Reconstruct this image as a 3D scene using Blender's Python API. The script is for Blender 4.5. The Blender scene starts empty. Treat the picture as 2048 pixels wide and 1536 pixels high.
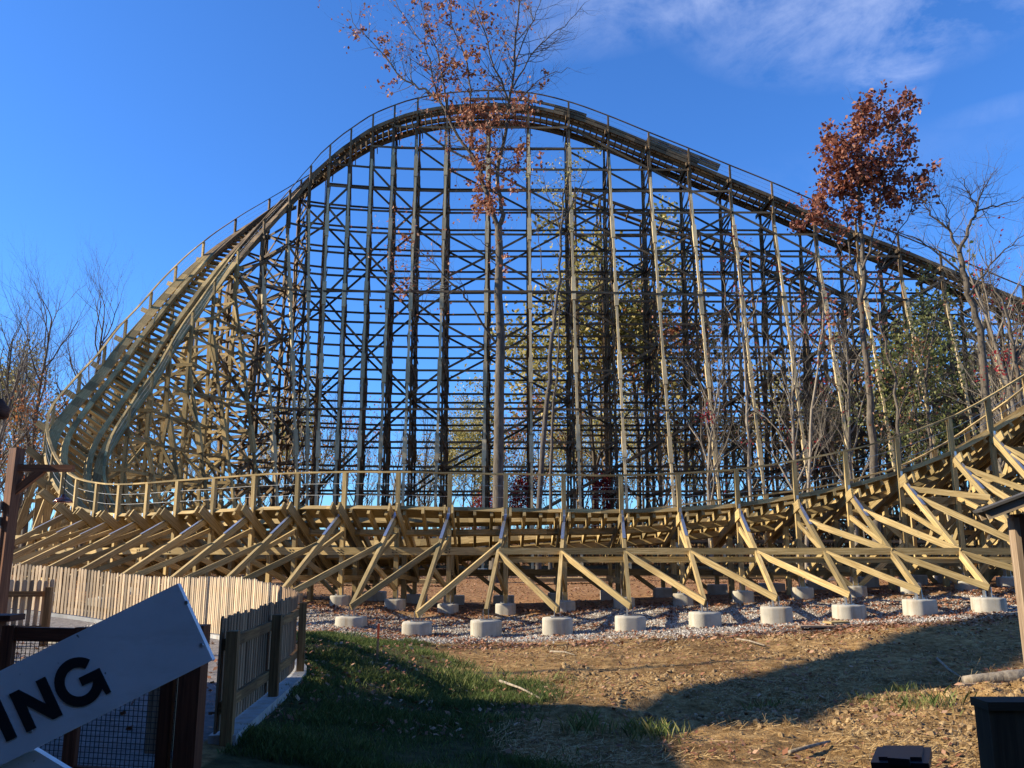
import bpy, math, random
import numpy as np
from mathutils import Vector as V, Matrix
random.seed(7)
RNG = np.random.default_rng(11)
R = math.radians
scene = bpy.context.scene
COL = scene.collection
EYE = 2.0; F = 1650.0; PITCH = math.atan(332/1650)

def un(u, v, Y):
    """photo pixel + distance in front of the viewer -> place in the world"""
    a = (u-1024)/F; c = (768-v)/F
    y = math.cos(PITCH)-math.sin(PITCH)*c; z = math.sin(PITCH)+math.cos(PITCH)*c
    t = Y/y
    return V((a*t, Y, EYE+z*t))

def sm(a, b, x):
    t = np.clip((np.asarray(x, float)-a)/(b-a), 0, 1); return t*t*(3-2*t)

_lat = RNG.random((64, 64))
def vnoise(x, y):
    x = np.asarray(x, float); y = np.asarray(y, float)
    xi = np.floor(x).astype(int); yi = np.floor(y).astype(int); fx = x-xi; fy = y-yi
    fx = fx*fx*(3-2*fx); fy = fy*fy*(3-2*fy)
    g = lambda i, j: _lat[i % 64, j % 64]
    return (g(xi, yi)*(1-fx)+g(xi+1, yi)*fx)*(1-fy)+(g(xi, yi+1)*(1-fx)+g(xi+1, yi+1)*fx)*fy
def fbm(x, y, o=4):
    s = 0; a = .5
    for i in range(o):
        s = s+a*(vnoise(x*2**i+i*7.3, y*2**i+i*3.1)-.5); a *= .5
    return s

def gz(x, y, rough=False):
    x = np.asarray(x, float); y = np.asarray(y, float)
    z = np.interp(y, [0, 8, 14, 20.2, 24, 30, 40, 60, 100, 400], [.25, .1, .0, .0, .24, .42, .6, .75, 1.0, 3.0])
    z = z + np.where(x > 0, .05*x, 0)*(1-sm(24, 45, y))*sm(10, 18, y)*(1-sm(14, 30, x))
    z = z + .25*(1-sm(-3.2, -.6, x))*(1-sm(15, 21, y))
    z = z + .12*sm(11, 19, y)*(1-sm(-4, -2.5, x))*(1-sm(22, 30, y))
    z = z + .02*np.clip(-x, 0, 15)*sm(18, 22, y)*(1-sm(24, 40, y))
    if rough:
        dirt = sm(.2, 2.0, x)*(1-sm(17.5, 19.5, y))
        z = z + fbm(x*.5, y*.5)*.16*sm(-3, 0, x)*(1-sm(17, 20, y))
        z = z + dirt*(fbm(x*2.3, y*2.3)*.11+fbm(x*8, y*8, 3)*.075*(1-.5*sm(12, 17, y)))
        z = z + .012*(fbm(x*6, y*6, 2))
        # a shallow ditch with a spoil heap beside it
        d = (x-1.6)*.28-(y-11.0)*.96
        z = z - .22*np.exp(-(d/.5)**2)*np.exp(-((x-1.8)/2.4)**2)
        z = z + .30*np.exp(-((x-6.5)/1.8)**2-((y-10.6)/1.0)**2)*(1+fbm(x*4, y*4))
    return z
def g1(x, y): return float(gz(x, y))

# ------------------------------------------------------------------ mesh helper
class MB:
    def __init__(s): s.v = []; s.f = []; s.uv = []; s.mi = []
    def quad(s, pts, uvs=None, mi=0):
        n = len(s.v); s.v.extend([tuple(p) for p in pts]); s.f.append(tuple(range(n, n+len(pts))))
        s.uv.extend(uvs if uvs else [(0, 0)]*len(pts)); s.mi.append(mi)
    def beam(s, a, b, w, h, up=(0, 0, 1), mi=0):
        a = V(a); b = V(b); d = b-a; L = d.length
        if L < 1e-5: return
        d /= L; up = V(up)
        if abs(d.dot(up)) > .985: up = V((0, 1, 0)) if abs(d.y) < .9 else V((1, 0, 0))
        sd = d.cross(up).normalized(); u = sd.cross(d).normalized()
        s.box8(a, b, sd*(w/2), u*(h/2), L, w, h, mi)
    def beamd(s, a, b, side, w, h, mi=0):
        """beam with its width axis along the given horizontal side vector"""
        a = V(a); b = V(b); d = b-a; L = d.length
        if L < 1e-5: return
        d /= L; u = V(side).cross(d).normalized(); sd = d.cross(u).normalized()
        s.box8(a, b, sd*(w/2), u*(h/2), L, w, h, mi)
    def box8(s, a, b, sd, u, L, w, h, mi=0):
        n = len(s.v)
        for p in (a, b):
            for i, j in ((-1, -1), (1, -1), (1, 1), (-1, 1)): s.v.append(tuple(p+sd*i+u*j))
        r0 = random.random()*50; r1 = random.random()*50
        A, B, C_, D, E, F_, G, H = [n+i for i in range(8)]
        o = 0
        for (q, ww) in (((A, B, F_, E), w), ((B, C_, G, F_), h), ((C_, D, H, G), w), ((D, A, E, H), h)):
            s.f.append(q); s.mi.append(mi)
            s.uv.extend([(r0, r1+o), (r0, r1+o+ww), (r0+L, r1+o+ww), (r0+L, r1+o)]); o += ww
        s.f.append((D, C_, B, A)); s.mi.append(mi); s.uv.extend([(r0, r1), (r0+.02, r1), (r0+.02, r1+h), (r0, r1+h)])
        s.f.append((E, F_, G, H)); s.mi.append(mi); s.uv.extend([(r0, r1), (r0+.02, r1), (r0+.02, r1+h), (r0, r1+h)])
    def box(s, c, sx, sy, sz, mi=0):
        c = V(c); s.beam(c-V((sx/2, 0, 0)), c+V((sx/2, 0, 0)), sy, sz, mi=mi)
    def tube(s, pts, rad, n=5, mi=0, cap=False):
        rings = []; m = len(pts); pv = None; L = 0; r0 = random.random()*30
        for i, p in enumerate(pts):
            d = (pts[min(i+1, m-1)]-pts[max(i-1, 0)])
            if d.length < 1e-9: d = V((0, 0, 1))
            d.normalize()
            if pv is None:
                pv = d.orthogonal().normalized()
            else:
                pv = (pv-d*pv.dot(d))
                pv = pv.normalized() if pv.length > 1e-6 else d.orthogonal().normalized()
            q = d.cross(pv); k = len(s.v)
            for j in range(n):
                t = 2*math.pi*j/n; s.v.append(tuple(p+(pv*math.cos(t)+q*math.sin(t))*rad[i]))
            if i: L += (pts[i]-pts[i-1]).length
            rings.append((k, L))
        for i in range(m-1):
            a, la = rings[i]; b, lb = rings[i+1]
            for j in range(n):
                j2 = (j+1) % n
                s.f.append((a+j, a+j2, b+j2, b+j)); s.mi.append(mi)
                s.uv.extend([(la+r0, j/n), (la+r0, (j+1)/n), (lb+r0, (j+1)/n), (lb+r0, j/n)])
        if cap:
            for (k, _), rev in ((rings[0], True), (rings[-1], False)):
                q = [k+j for j in range(n)]
                if rev: q.reverse()
                s.f.append(tuple(q)); s.mi.append(mi); s.uv.extend([(0, 0)]*n)
    def lathe(s, c, prof, n=20, sx=1, sy=1, mi=0, rot=0):
        c = V(c); k = len(s.v); m = len(prof)
        for r, z in prof:
            for j in range(n):
                t = 2*math.pi*j/n
                x = r*math.cos(t)*sx; y = r*math.sin(t)*sy
                s.v.append((c.x+x*math.cos(rot)-y*math.sin(rot), c.y+x*math.sin(rot)+y*math.cos(rot), c.z+z))
        for i in range(m-1):
            for j in range(n):
                j2 = (j+1) % n; s.f.append((k+i*n+j, k+i*n+j2, k+(i+1)*n+j2, k+(i+1)*n+j)); s.mi.append(mi)
                s.uv.extend([(j/n, prof[i][1]), ((j+1)/n, prof[i][1]), ((j+1)/n, prof[i+1][1]), (j/n, prof[i+1][1])])
        s.f.append(tuple(k+(m-1)*n+j for j in range(n))); s.mi.append(mi); s.uv.extend([(0, 0)]*n)
        s.f.append(tuple(k+j for j in reversed(range(n)))); s.mi.append(mi); s.uv.extend([(0, 0)]*n)
    def build(s, name, mats, parent=None, smooth=False):
        me = bpy.data.meshes.new(name); me.from_pydata(s.v, [], s.f)
        uvl = me.uv_layers.new(name='UVMap'); uvl.data.foreach_set('uv', np.array(s.uv, dtype=np.float32).ravel())
        if not isinstance(mats, (list, tuple)): mats = [mats]
        for m in mats: me.materials.append(m)
        if len(mats) > 1: me.polygons.foreach_set('material_index', np.array(s.mi, dtype=np.int32))
        if smooth: me.polygons.foreach_set('use_smooth', np.ones(len(s.f), dtype=bool))
        me.update()
        o = bpy.data.objects.new(name, me); COL.objects.link(o)
        if parent: o.parent = parent
        return o

def quads_obj(name, mat, V4, parent=None, col=None):
    """many loose quads from an array n x 4 x 3 (or triangles n x 3 x 3)"""
    n, k, _ = V4.shape
    me = bpy.data.meshes.new(name)
    me.vertices.add(n*k); me.vertices.foreach_set('co', V4.astype(np.float32).ravel())
    me.loops.add(n*k); me.loops.foreach_set('vertex_index', np.arange(n*k, dtype=np.int32))
    me.polygons.add(n); me.polygons.foreach_set('loop_start', np.arange(0, n*k, k, dtype=np.int32))
    me.polygons.foreach_set('loop_total', np.full(n, k, dtype=np.int32))
    if col is not None:
        at = me.attributes.new('tone', 'FLOAT', 'FACE'); at.data.foreach_set('value', col.astype(np.float32))
    me.materials.append(mat); me.update(calc_edges=True); me.validate()
    o = bpy.data.objects.new(name, me); COL.objects.link(o)
    if parent: o.parent = parent
    return o

def empty(name, loc=(0, 0, 0), rz=0):
    o = bpy.data.objects.new(name, None); COL.objects.link(o); o.location = loc; o.rotation_euler = (0, 0, rz)
    o.empty_display_size = .2
    return o
def tag(o, label=None, cat=None, group=None, kind=None):
    if label: o['label'] = label
    if cat: o['category'] = cat
    if group: o['group'] = group
    if kind: o['kind'] = kind
    return o

# ------------------------------------------------------------------ materials
def newmat(name):
    m = bpy.data.materials.new(name); m.use_nodes = True
    nt = m.node_tree; b = nt.nodes['Principled BSDF']; return m, nt, b
def N(nt, t, **k):
    n = nt.nodes.new(t)
    for a, v in k.items():
        if a.startswith('i_'): n.inputs[a[2:].replace('_', ' ')].default_value = v
        else: setattr(n, a, v)
    return n
def ramp(nt, stops, fac):
    r = nt.nodes.new('ShaderNodeValToRGB'); e = r.color_ramp.elements
    while len(e) < len(stops): e.new(.5)
    for i, (p, c) in enumerate(stops): e[i].position = p; e[i].color = (c[0], c[1], c[2], 1)
    nt.links.new(fac, r.inputs[0]); return r.outputs[0]
def mixc(nt, f, a, b, mode='MIX'):
    m = nt.nodes.new('ShaderNodeMix'); m.data_type = 'RGBA'; m.blend_type = mode
    for s, v in ((m.inputs[0], f), (m.inputs[6], a), (m.inputs[7], b)):
        if isinstance(v, (int, float)): s.default_value = v
        elif isinstance(v, tuple): s.default_value = (v[0], v[1], v[2], 1)
        else: nt.links.new(v, s)
    return m.outputs[2]
def math_(nt, op, a, b=None, clamp=False):
    m = nt.nodes.new('ShaderNodeMath'); m.operation = op; m.use_clamp = clamp
    for s, v in ((m.inputs[0], a), (m.inputs[1], b)):
        if v is None: continue
        if isinstance(v, (int, float)): s.default_value = v
        else: nt.links.new(v, s)
    return m.outputs[0]
def noise(nt, vec, scale, detail=4, rough=.6):
    n = nt.nodes.new('ShaderNodeTexNoise'); n.inputs['Scale'].default_value = scale
    n.inputs['Detail'].default_value = detail; n.inputs['Roughness'].default_value = rough
    if vec is not None: nt.links.new(vec, n.inputs['Vector'])
    return n
def mapping(nt, vec, scale=(1, 1, 1)):
    m = nt.nodes.new('ShaderNodeMapping'); nt.links.new(vec, m.inputs['Vector']); m.inputs['Scale'].default_value = scale
    return m.outputs[0]
def bump(nt, b, h, s, dist=.02):
    n = nt.nodes.new('ShaderNodeBump'); n.inputs['Strength'].default_value = s; n.inputs['Distance'].default_value = dist
    nt.links.new(h, n.inputs['Height']); nt.links.new(n.outputs[0], b.inputs['Normal'])

def wood(name, dark, mid, light, vary=.35, rough=.8, stain=None):
    m, nt, b = newmat(name)
    uv = N(nt, 'ShaderNodeTexCoord').outputs['UV']
    g = noise(nt, mapping(nt, uv, (1.6, 38, 1)), 1.0, 5, .65)
    c = ramp(nt, [(.34, dark), (.5, mid), (.66, light)], g.outputs[0])
    # member to member tone: random offset sits in the UVs
    t = noise(nt, mapping(nt, uv, (.12, .35, 1)), 1.0, 1, .5)
    tv = ramp(nt, [(.38, (1-vary,)*3), (.62, (1+vary*.6, 1+vary*.5, 1+vary*.35))], t.outputs[0])
    c = mixc(nt, 1.0, c, tv, 'MULTIPLY')
    # knots and blotches
    k = noise(nt, mapping(nt, uv, (4, 9, 1)), 1.0, 2, .5)
    kf = ramp(nt, [(.66, (0, 0, 0)), (.78, (1, 1, 1))], k.outputs[0])
    c = mixc(nt, math_(nt, 'MULTIPLY', kf, .45), c, tuple(x*.45 for x in dark))
    if stain:
        geo = N(nt, 'ShaderNodeNewGeometry')
        s2 = noise(nt, geo.outputs['Position'], .7, 3, .6)
        sf = ramp(nt, [(.45, (0, 0, 0)), (.7, (1, 1, 1))], s2.outputs[0])
        c = mixc(nt, math_(nt, 'MULTIPLY', sf, .5), c, stain)
    nt.links.new(c, b.inputs['Base Color']); b.inputs['Roughness'].default_value = rough
    b.inputs['Specular IOR Level'].default_value = .25
    bump(nt, b, g.outputs[0], .25, .006)
    return m

M = {}
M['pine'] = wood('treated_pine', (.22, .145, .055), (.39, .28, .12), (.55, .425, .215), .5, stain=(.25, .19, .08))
M['hillwood'] = wood('backlit_pine', (.08, .05, .026), (.16, .108, .058), (.27, .19, .105), .6, stain=(.085, .066, .042))  # same pine, its colour darkened for the backlit shade on the hill
M['legwood'] = wood('sunlit_leg_pine', (.30, .225, .12), (.50, .40, .23), (.66, .55, .34), .3)  # same pine, sunlight on the leaning legs put into a paler colour
M['picket'] = wood('cedar_pickets', (.32, .23, .14), (.50, .38, .25), (.64, .51, .35), .5)
M['redwood'] = wood('red_stained_wood', (.07, .022, .012), (.13, .042, .02), (.20, .07, .035), .3, .65)
M['brownpost'] = wood('brown_stained_wood', (.12, .045, .02), (.2, .08, .035), (.3, .13, .06), .3, .6)
M['oldboard'] = wood('old_board', (.16, .11, .07), (.28, .20, .13), (.40, .31, .21), .3)
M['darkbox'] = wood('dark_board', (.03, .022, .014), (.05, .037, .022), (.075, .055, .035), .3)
M['picket_shaded'] = wood('shaded_pickets', (.17, .105, .06), (.27, .18, .11), (.37, .26, .16), .45)  # darker copy of the cedar pickets, shade painted into the colour
M['fencewood'] = wood('fence_wood', (.12, .062, .026), (.21, .12, .05), (.30, .19, .085), .35)
M['siding'] = wood('siding', (.10, .06, .035), (.18, .11, .06), (.25, .16, .09), .3)

def simple(name, col, rough=.6, metal=0, nscale=30, var=.15, bmp=.1, coord='Object'):
    m, nt, b = newmat(name)
    tc = N(nt, 'ShaderNodeTexCoord').outputs[coord]
    n = noise(nt, tc, nscale, 5, .65)
    c = ramp(nt, [(.3, tuple(x*(1-var) for x in col)), (.7, tuple(min(1, x*(1+var)) for x in col))], n.outputs[0])
    nt.links.new(c, b.inputs['Base Color']); b.inputs['Roughness'].default_value = rough; b.inputs['Metallic'].default_value = metal
    if bmp: bump(nt, b, n.outputs[0], bmp, .01)
    return m
M['steel'] = simple('galvanised_steel', (.55, .57, .58), .35, .9, 12, .15, .03)
M['cable'] = simple('galvanised_cable', (.42, .40, .36), .55, .5, 12, .1, 0)
M['copper'] = simple('copper_lamp', (.35, .13, .09), .18, .9, 12, .15, 0)
M['black'] = simple('black_plastic', (.012, .013, .017), .35, 0, 15, .2, .05)
M['darkmetal'] = simple('dark_wire', (.03, .025, .022), .5, .5, 15, .2, 0)
M['letters'] = simple('black_letters', (.012, .014, .02), .45, 0, 15, .1, 0)
M['orange'] = simple('orange_tape', (.85, .12, .04), .5, 0, 15, .1, .05)
M['greenleaf'] = simple('weed_leaf', (.07, .15, .03), .6, 0, 6, .4, 0)
M['shingle'] = simple('shingles', (.06, .055, .05), .9, 0, 8, .3, .3)

def concrete(name, base, z0=None):
    m, nt, b = newmat(name)
    p = N(nt, 'ShaderNodeNewGeometry').outputs['Position']
    n = noise(nt, p, 2.5, 6, .6); n2 = noise(nt, p, 60, 3, .6)
    c = ramp(nt, [(.3, tuple(x*.72 for x in base)), (.65, base)], n.outputs[0])
    c = mixc(nt, .25, c, ramp(nt, [(.3, (.5,)*3), (.7, (1, 1, 1))], n2.outputs[0]), 'MULTIPLY')
    s = noise(nt, mapping(nt, p, (6, 6, .6)), 1.2, 3, .6)
    c = mixc(nt, math_(nt, 'MULTIPLY', ramp(nt, [(.5, (0, 0, 0)), (.7, (1, 1, 1))], s.outputs[0]), .6), c, (.27, .19, .11))
    nt.links.new(c, b.inputs['Base Color']); b.inputs['Roughness'].default_value = .9
    bump(nt, b, n2.outputs[0], .3, .006); return m
M['concrete'] = concrete('footing_concrete', (.49, .445, .35))
M['curb'] = concrete('curb_concrete', (.42, .42, .40))

m, nt, b = newmat('sign_white')
p = N(nt, 'ShaderNodeTexCoord').outputs['Object']
n = noise(nt, p, 3, 5, .6); n2 = noise(nt, mapping(nt, p, (1, 40, 40)), 3, 4, .6)
c = ramp(nt, [(.35, (.76, .76, .76)), (.6, (.88, .88, .88))], n.outputs[0])
n3 = noise(nt, p, 42, 1, .4)
c = mixc(nt, ramp(nt, [(.76, (0, 0, 0)), (.80, (1, 1, 1))], n3.outputs[0]), c, (.22, .2, .18))
n4 = noise(nt, mapping(nt, p, (2, 2, 7)), 1.3, 6, .7); c = mixc(nt, math_(nt, 'MULTIPLY', ramp(nt, [(.52, (0, 0, 0)), (.72, (1, 1, 1))], n4.outputs[0]), .35), c, (.45, .41, .34))
nt.links.new(c, b.inputs['Base Color']); b.inputs['Roughness'].default_value = .55; bump(nt, b, n2.outputs[0], .12, .002)
M['white'] = m

def bark(name, a, c_):
    m, nt, b = newmat(name)
    p = N(nt, 'ShaderNodeTexCoord').outputs['Object']
    n = noise(nt, mapping(nt, p, (9, 9, 1.6)), 1.6, 5, .7); n2 = noise(nt, p, .6, 3, .6)
    c = ramp(nt, [(.32, a), (.62, c_)], n.outputs[0])
    c = mixc(nt, .5, c, ramp(nt, [(.35, (.55,)*3), (.65, (1.25,)*3)], n2.outputs[0]), 'MULTIPLY')
    nt.links.new(c, b.inputs['Base Color']); b.inputs['Roughness'].default_value = .9
    bump(nt, b, n.outputs[0], .6, .03); return m
M['bark'] = bark('grey_bark', (.04, .031, .022), (.145, .115, .08))
M['barkdark'] = bark('dark_bark', (.035, .028, .022), (.13, .105, .08))
M['barkpale'] = bark('pale_bark', (.13, .10, .07), (.33, .27, .19))

def leafm(name, cols, trans=.35):
    m, nt, b = newmat(name)
    g = N(nt, 'ShaderNodeAttribute', attribute_name='tone')
    st = [(i/(len(cols)-1), c) for i, c in enumerate(cols)]
    c = ramp(nt, st, g.outputs['Fac'])
    nt.links.new(c, b.inputs['Base Color']); b.inputs['Roughness'].default_value = .6
    b.inputs['Specular IOR Level'].default_value = .25
    if trans:
        t = N(nt, 'ShaderNodeBsdfTranslucent'); nt.links.new(c, t.inputs[0])
        mx = N(nt, 'ShaderNodeMixShader'); mx.inputs[0].default_value = trans
        nt.links.new(b.outputs[0], mx.inputs[1]); nt.links.new(t.outputs[0], mx.inputs[2])
        nt.links.new(mx.outputs[0], nt.nodes['Material Output'].inputs[0])
    return m
M['leaf_rust'] = leafm('rust_leaves', [(.12, .038, .02), (.27, .09, .045), (.40, .17, .085), (.52, .30, .19)])
M['leaf_red'] = leafm('red_oak_leaves', [(.10, .028, .02), (.20, .06, .035), (.31, .11, .06), (.46, .24, .15)])
M['leaf_orange'] = leafm('orange_leaves', [(.22, .06, .02), (.40, .14, .04), (.48, .22, .08)])
M['leaf_olive'] = leafm('olive_leaves', [(.12, .12, .035), (.25, .23, .065), (.42, .35, .11), (.58, .46, .19)])
M['leaf_green'] = leafm('green_leaves', [(.06, .075, .022), (.13, .15, .045), (.27, .26, .09)])
M['leaf_crimson'] = leafm('crimson_leaves', [(.16, .01, .015), (.30, .02, .03), (.40, .06, .05)])
M['brush'] = leafm('brush_leaves', [(.05, .05, .02), (.12, .10, .045), (.20, .13, .06), (.26, .11, .05), (.26, .21, .09)], .25)
M['litter'] = leafm('leaf_litter', [(.12, .045, .024), (.25, .105, .052), (.35, .17, .09), (.45, .28, .17)], .1)
M['straw'] = leafm('straw', [(.20, .12, .05), (.38, .25, .10), (.54, .38, .18)], .1)
M['barklight'] = bark('light_grey_bark', (.09, .075, .055), (.26, .215, .16))
M['barktwig'] = bark('twig_bark', (.035, .027, .02), (.12, .092, .065))
M['stone'] = leafm('gravel_stones', [(.20, .17, .14), (.36, .32, .26), (.55, .50, .42)], 0)
M['clod'] = leafm('soil_clods', [(.11, .065, .028), (.23, .145, .06), (.36, .245, .115)], 0)
M['blade'] = leafm('grass_blades', [(.035, .055, .015), (.075, .11, .028), (.13, .17, .045), (.30, .26, .10)], .35)
# ------------------------------------------------------------------ camera, sun, sky
cam = bpy.data.cameras.new('camera'); cam.sensor_width = 36; cam.lens = F/2048*36; cam.clip_end = 2000; cam.clip_start = .05
co = bpy.data.objects.new('camera', cam); COL.objects.link(co); co.location = (0, 0, EYE); co.rotation_euler = (math.pi/2+PITCH, 0, 0)
scene.camera = co
SAZ = V((-.99, -.06)).normalized(); SEL = R(28)
sdir = V((SAZ.x*math.cos(SEL), SAZ.y*math.cos(SEL), math.sin(SEL)))
sl = bpy.data.lights.new('sun', 'SUN'); sl.energy = 5.0; sl.angle = R(.53); sl.color = (1, .89, .70)
so = bpy.data.objects.new('sun', sl); COL.objects.link(so); so.rotation_euler = sdir.to_track_quat('Z', 'Y').to_euler()
w = bpy.data.worlds.new('World'); scene.world = w; w.use_nodes = True; nt = w.node_tree
bg = nt.nodes['Background']
sky = nt.nodes.new('ShaderNodeTexSky'); sky.sky_type = 'NISHITA'; sky.sun_disc = False
sky.sun_elevation = SEL; sky.sun_rotation = math.atan2(SAZ.x, SAZ.y) % (2*math.pi)
sky.altitude = 100; sky.air_density = 1.0; sky.dust_density = .25; sky.ozone_density = 5.0
tc = nt.nodes.new('ShaderNodeTexCoord')
# thin high cirrus, laid out by direction in the sky
sep = nt.nodes.new('ShaderNodeSeparateXYZ'); nt.links.new(tc.outputs['Generated'], sep.inputs[0])
def blob(cx, cz, rx, rz, tilt):
    d = un(cx, cz, 100)-V((0, 0, EYE)); d.normalize()
    a = math_(nt, 'SUBTRACT', sep.outputs[0], d.x); b_ = math_(nt, 'SUBTRACT', sep.outputs[2], d.z)
    ct, st = math.cos(tilt), math.sin(tilt)
    p = math_(nt, 'ADD', math_(nt, 'MULTIPLY', a, ct/rx), math_(nt, 'MULTIPLY', b_, st/rx))
    q = math_(nt, 'ADD', math_(nt, 'MULTIPLY', a, -st/rz), math_(nt, 'MULTIPLY', b_, ct/rz))
    r2 = math_(nt, 'ADD', math_(nt, 'MULTIPLY', p, p), math_(nt, 'MULTIPLY', q, q))
    fwd = math_(nt, 'GREATER_THAN', sep.outputs[1], 0)
    return math_(nt, 'MULTIPLY', math_(nt, 'SUBTRACT', 1.0, r2, True), fwd)
n1 = noise(nt, mapping(nt, tc.outputs['Generated'], (5, 5, 9)), 1.6, 8, .62); n1.inputs['Distortion'].default_value = .6
n2 = noise(nt, mapping(nt, tc.outputs['Generated'], (20, 20, 30)), 1.0, 6, .65)
wis = math_(nt, 'ADD', math_(nt, 'MULTIPLY', n1.outputs[0], .75), math_(nt, 'MULTIPLY', n2.outputs[0], .3))
wis = ramp(nt, [(.43, (0, 0, 0)), (.70, (1, 1, 1))], wis)
mask = math_(nt, 'ADD', blob(1700, 20, .20, .07, -.15), blob(1790, 110, .045, .075, .0), True)
mask = math_(nt, 'ADD', mask, math_(nt, 'MULTIPLY', blob(1280, -10, .20, .05, .12), .8), True)
mask = math_(nt, 'ADD', mask, math_(nt, 'MULTIPLY', blob(2010, 215, .06, .012, 0), .2), True)
mask = math_(nt, 'ADD', mask, math_(nt, 'MULTIPLY', blob(1750, 330, .5, .035, 0.05), .12), True)
cf = math_(nt, 'MULTIPLY', math_(nt, 'MULTIPLY', wis, mask), .33)
tint = mixc(nt, 1.0, sky.outputs[0], (.54, .955, 1.44), 'MULTIPLY')
skyc = mixc(nt, cf, tint, (6.0, 6.5, 8.2))
nt.links.new(skyc, bg.inputs[0]); bg.inputs[1].default_value = .092
scene.view_settings.view_transform = 'Standard'; scene.view_settings.look = 'None'
scene.view_settings.exposure = .95; scene.view_settings.gamma = 1
scene.cycles.use_denoising = True
scene.cycles.max_bounces = 5; scene.cycles.diffuse_bounces = 2; scene.cycles.glossy_bounces = 2; scene.cycles.transmission_bounces = 3
scene.cycles.transparent_max_bounces = 4

# ------------------------------------------------------------------ ground
def axis(lo, hi, dlo, dhi, step, grow):
    a = list(np.arange(dlo, dhi, step)); s = step
    while a[-1] < hi: s *= grow; a.append(a[-1]+s)
    s = step
    while a[0] > lo: s *= grow; a.insert(0, a[0]-s)
    return np.array(a)
xs = axis(-260, 260, -7, 13.5, .055, 1.09)
ys = []
y = 7.2
while y < 26: ys.append(y); y += .035+.0035*(y-7)
s = .12
while y < 420: ys.append(y); s *= 1.06; y += s
ys = [-30, -15, -6, -2, 1, 3, 4.5, 5.6, 6.4, 6.9]+ys
ys = np.array(ys)
X, Y = np.meshgrid(xs, ys); Z = gz(X, Y, True)
nx, ny = len(xs), len(ys)
me = bpy.data.meshes.new('ground')
me.vertices.add(nx*ny); me.vertices.foreach_set('co', np.stack([X, Y, Z], -1).astype(np.float32).ravel())
ii = (np.arange(ny-1)[:, None]*nx+np.arange(nx-1)[None, :]).ravel()
q = np.stack([ii, ii+1, ii+1+nx, ii+nx], -1).astype(np.int32)
me.loops.add(q.size); me.loops.foreach_set('vertex_index', q.ravel())
me.polygons.add(len(q)); me.polygons.foreach_set('loop_start', np.arange(0, q.size, 4, dtype=np.int32))
me.polygons.foreach_set('loop_total', np.full(len(q), 4, dtype=np.int32))
def gravel_mask(x, y):
    e = fbm(x*.35, y*.35)*2.2
    return sm(18.0, 19.2, y+e-.035*np.clip(x, 0, 20))*(1-sm(22.6, 24.2, y+e))
def grass_mask(x, y):
    # lawn between the picket fence and the bare dirt, its edge slanting down to the right
    edge = np.interp(y, [7, 9, 11, 13, 16, 19, 21], [.3, .1, -.1, -.5, -1.4, -2.2, -3.0])
    e = fbm(x*.9, y*.9)*1.4
    g = (1-sm(-.35, .45, x-edge+e))*(1-sm(18.0, 19.3, y+e*.7))
    t = np.exp(-((x-.15)/.55)**2-((y-12.3)/1.0)**2)*1.5
    fx = np.interp(y, [7.75, 10.2, 11.8, 12.9, 14.2, 15.95, 18.7], [-2.62, -2.84, -2.98, -3.3, -4.05, -5.1, -7.1])
    return np.clip(g+t, 0, 1)*(x > fx+.14)
def inside_mask(x, y):
    fx = np.interp(y, [0, 7.9, 10.4, 12.3, 13.9, 15.9, 18.8, 20, 21, 21.6], [-2.6, -2.69, -2.85, -3.1, -3.9, -5.05, -7.1, -8.8, -10.5, -12])
    return (x < fx-.05)*1.0*(y < 21.6)
for nm, fn in (('gravel', gravel_mask), ('grass', grass_mask), ('path', inside_mask)):
    at = me.attributes.new(nm, 'FLOAT', 'POINT'); at.data.foreach_set('value', np.asarray(fn(X, Y), dtype=np.float32).ravel())
m, nt, b = newmat('ground')
P = N(nt, 'ShaderNodeNewGeometry').outputs['Position']
a = noise(nt, P, .45, 6, .6); c1 = noise(nt, P, 7, 6, .7); c2 = noise(nt, P, 45, 4, .7)
dirt = ramp(nt, [(.33, (.16, .094, .038)), (.5, (.34, .212, .090)), (.68, (.54, .37, .18))], c1.outputs[0])
dirt = mixc(nt, .8, dirt, ramp(nt, [(.36, (.45, .40, .36)), (.5, (.9, .87, .82)), (.66, (1.25, 1.2, 1.1))], a.outputs[0]), 'MULTIPLY')
mid_ = noise(nt, P, 2.2, 5, .65)
dirt = mixc(nt, .6, dirt, ramp(nt, [(.36, (.5, .46, .42)), (.6, (1.15, 1.12, 1.08))], mid_.outputs[0]), 'MULTIPLY')
dirt = mixc(nt, .45, dirt, ramp(nt, [(.35, (.5,)*3), (.65, (1.25,)*3)], c2.outputs[0]), 'MULTIPLY')
# back ground turns rusty with leaves
sy = N(nt, 'ShaderNodeSeparateXYZ'); nt.links.new(P, sy.inputs[0])
far = math_(nt, 'MULTIPLY', math_(nt, 'SUBTRACT', sy.outputs[1], 22.5), .5, True)
rust = ramp(nt, [(.35, (.13, .07, .035)), (.5, (.30, .15, .07)), (.66, (.46, .27, .15))], noise(nt, P, 5, 6, .75).outputs[0])
dirt = mixc(nt, math_(nt, 'MULTIPLY', far, .75), dirt, rust)
vo = nt.nodes.new('ShaderNodeTexVoronoi'); vo.inputs['Scale'].default_value = 26; nt.links.new(P, vo.inputs['Vector'])
grv = ramp(nt, [(0, (.16, .15, .14)), (.5, (.38, .35, .32)), (1, (.62, .59, .55))], N(nt, 'ShaderNodeSeparateColor').outputs[0])
scn = nt.nodes.new('ShaderNodeSeparateColor'); nt.links.new(vo.outputs['Color'], scn.inputs[0])
grv = ramp(nt, [(0, (.11, .085, .06)), (.5, (.24, .195, .15)), (1, (.42, .36, .29))], scn.outputs[0])
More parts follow.
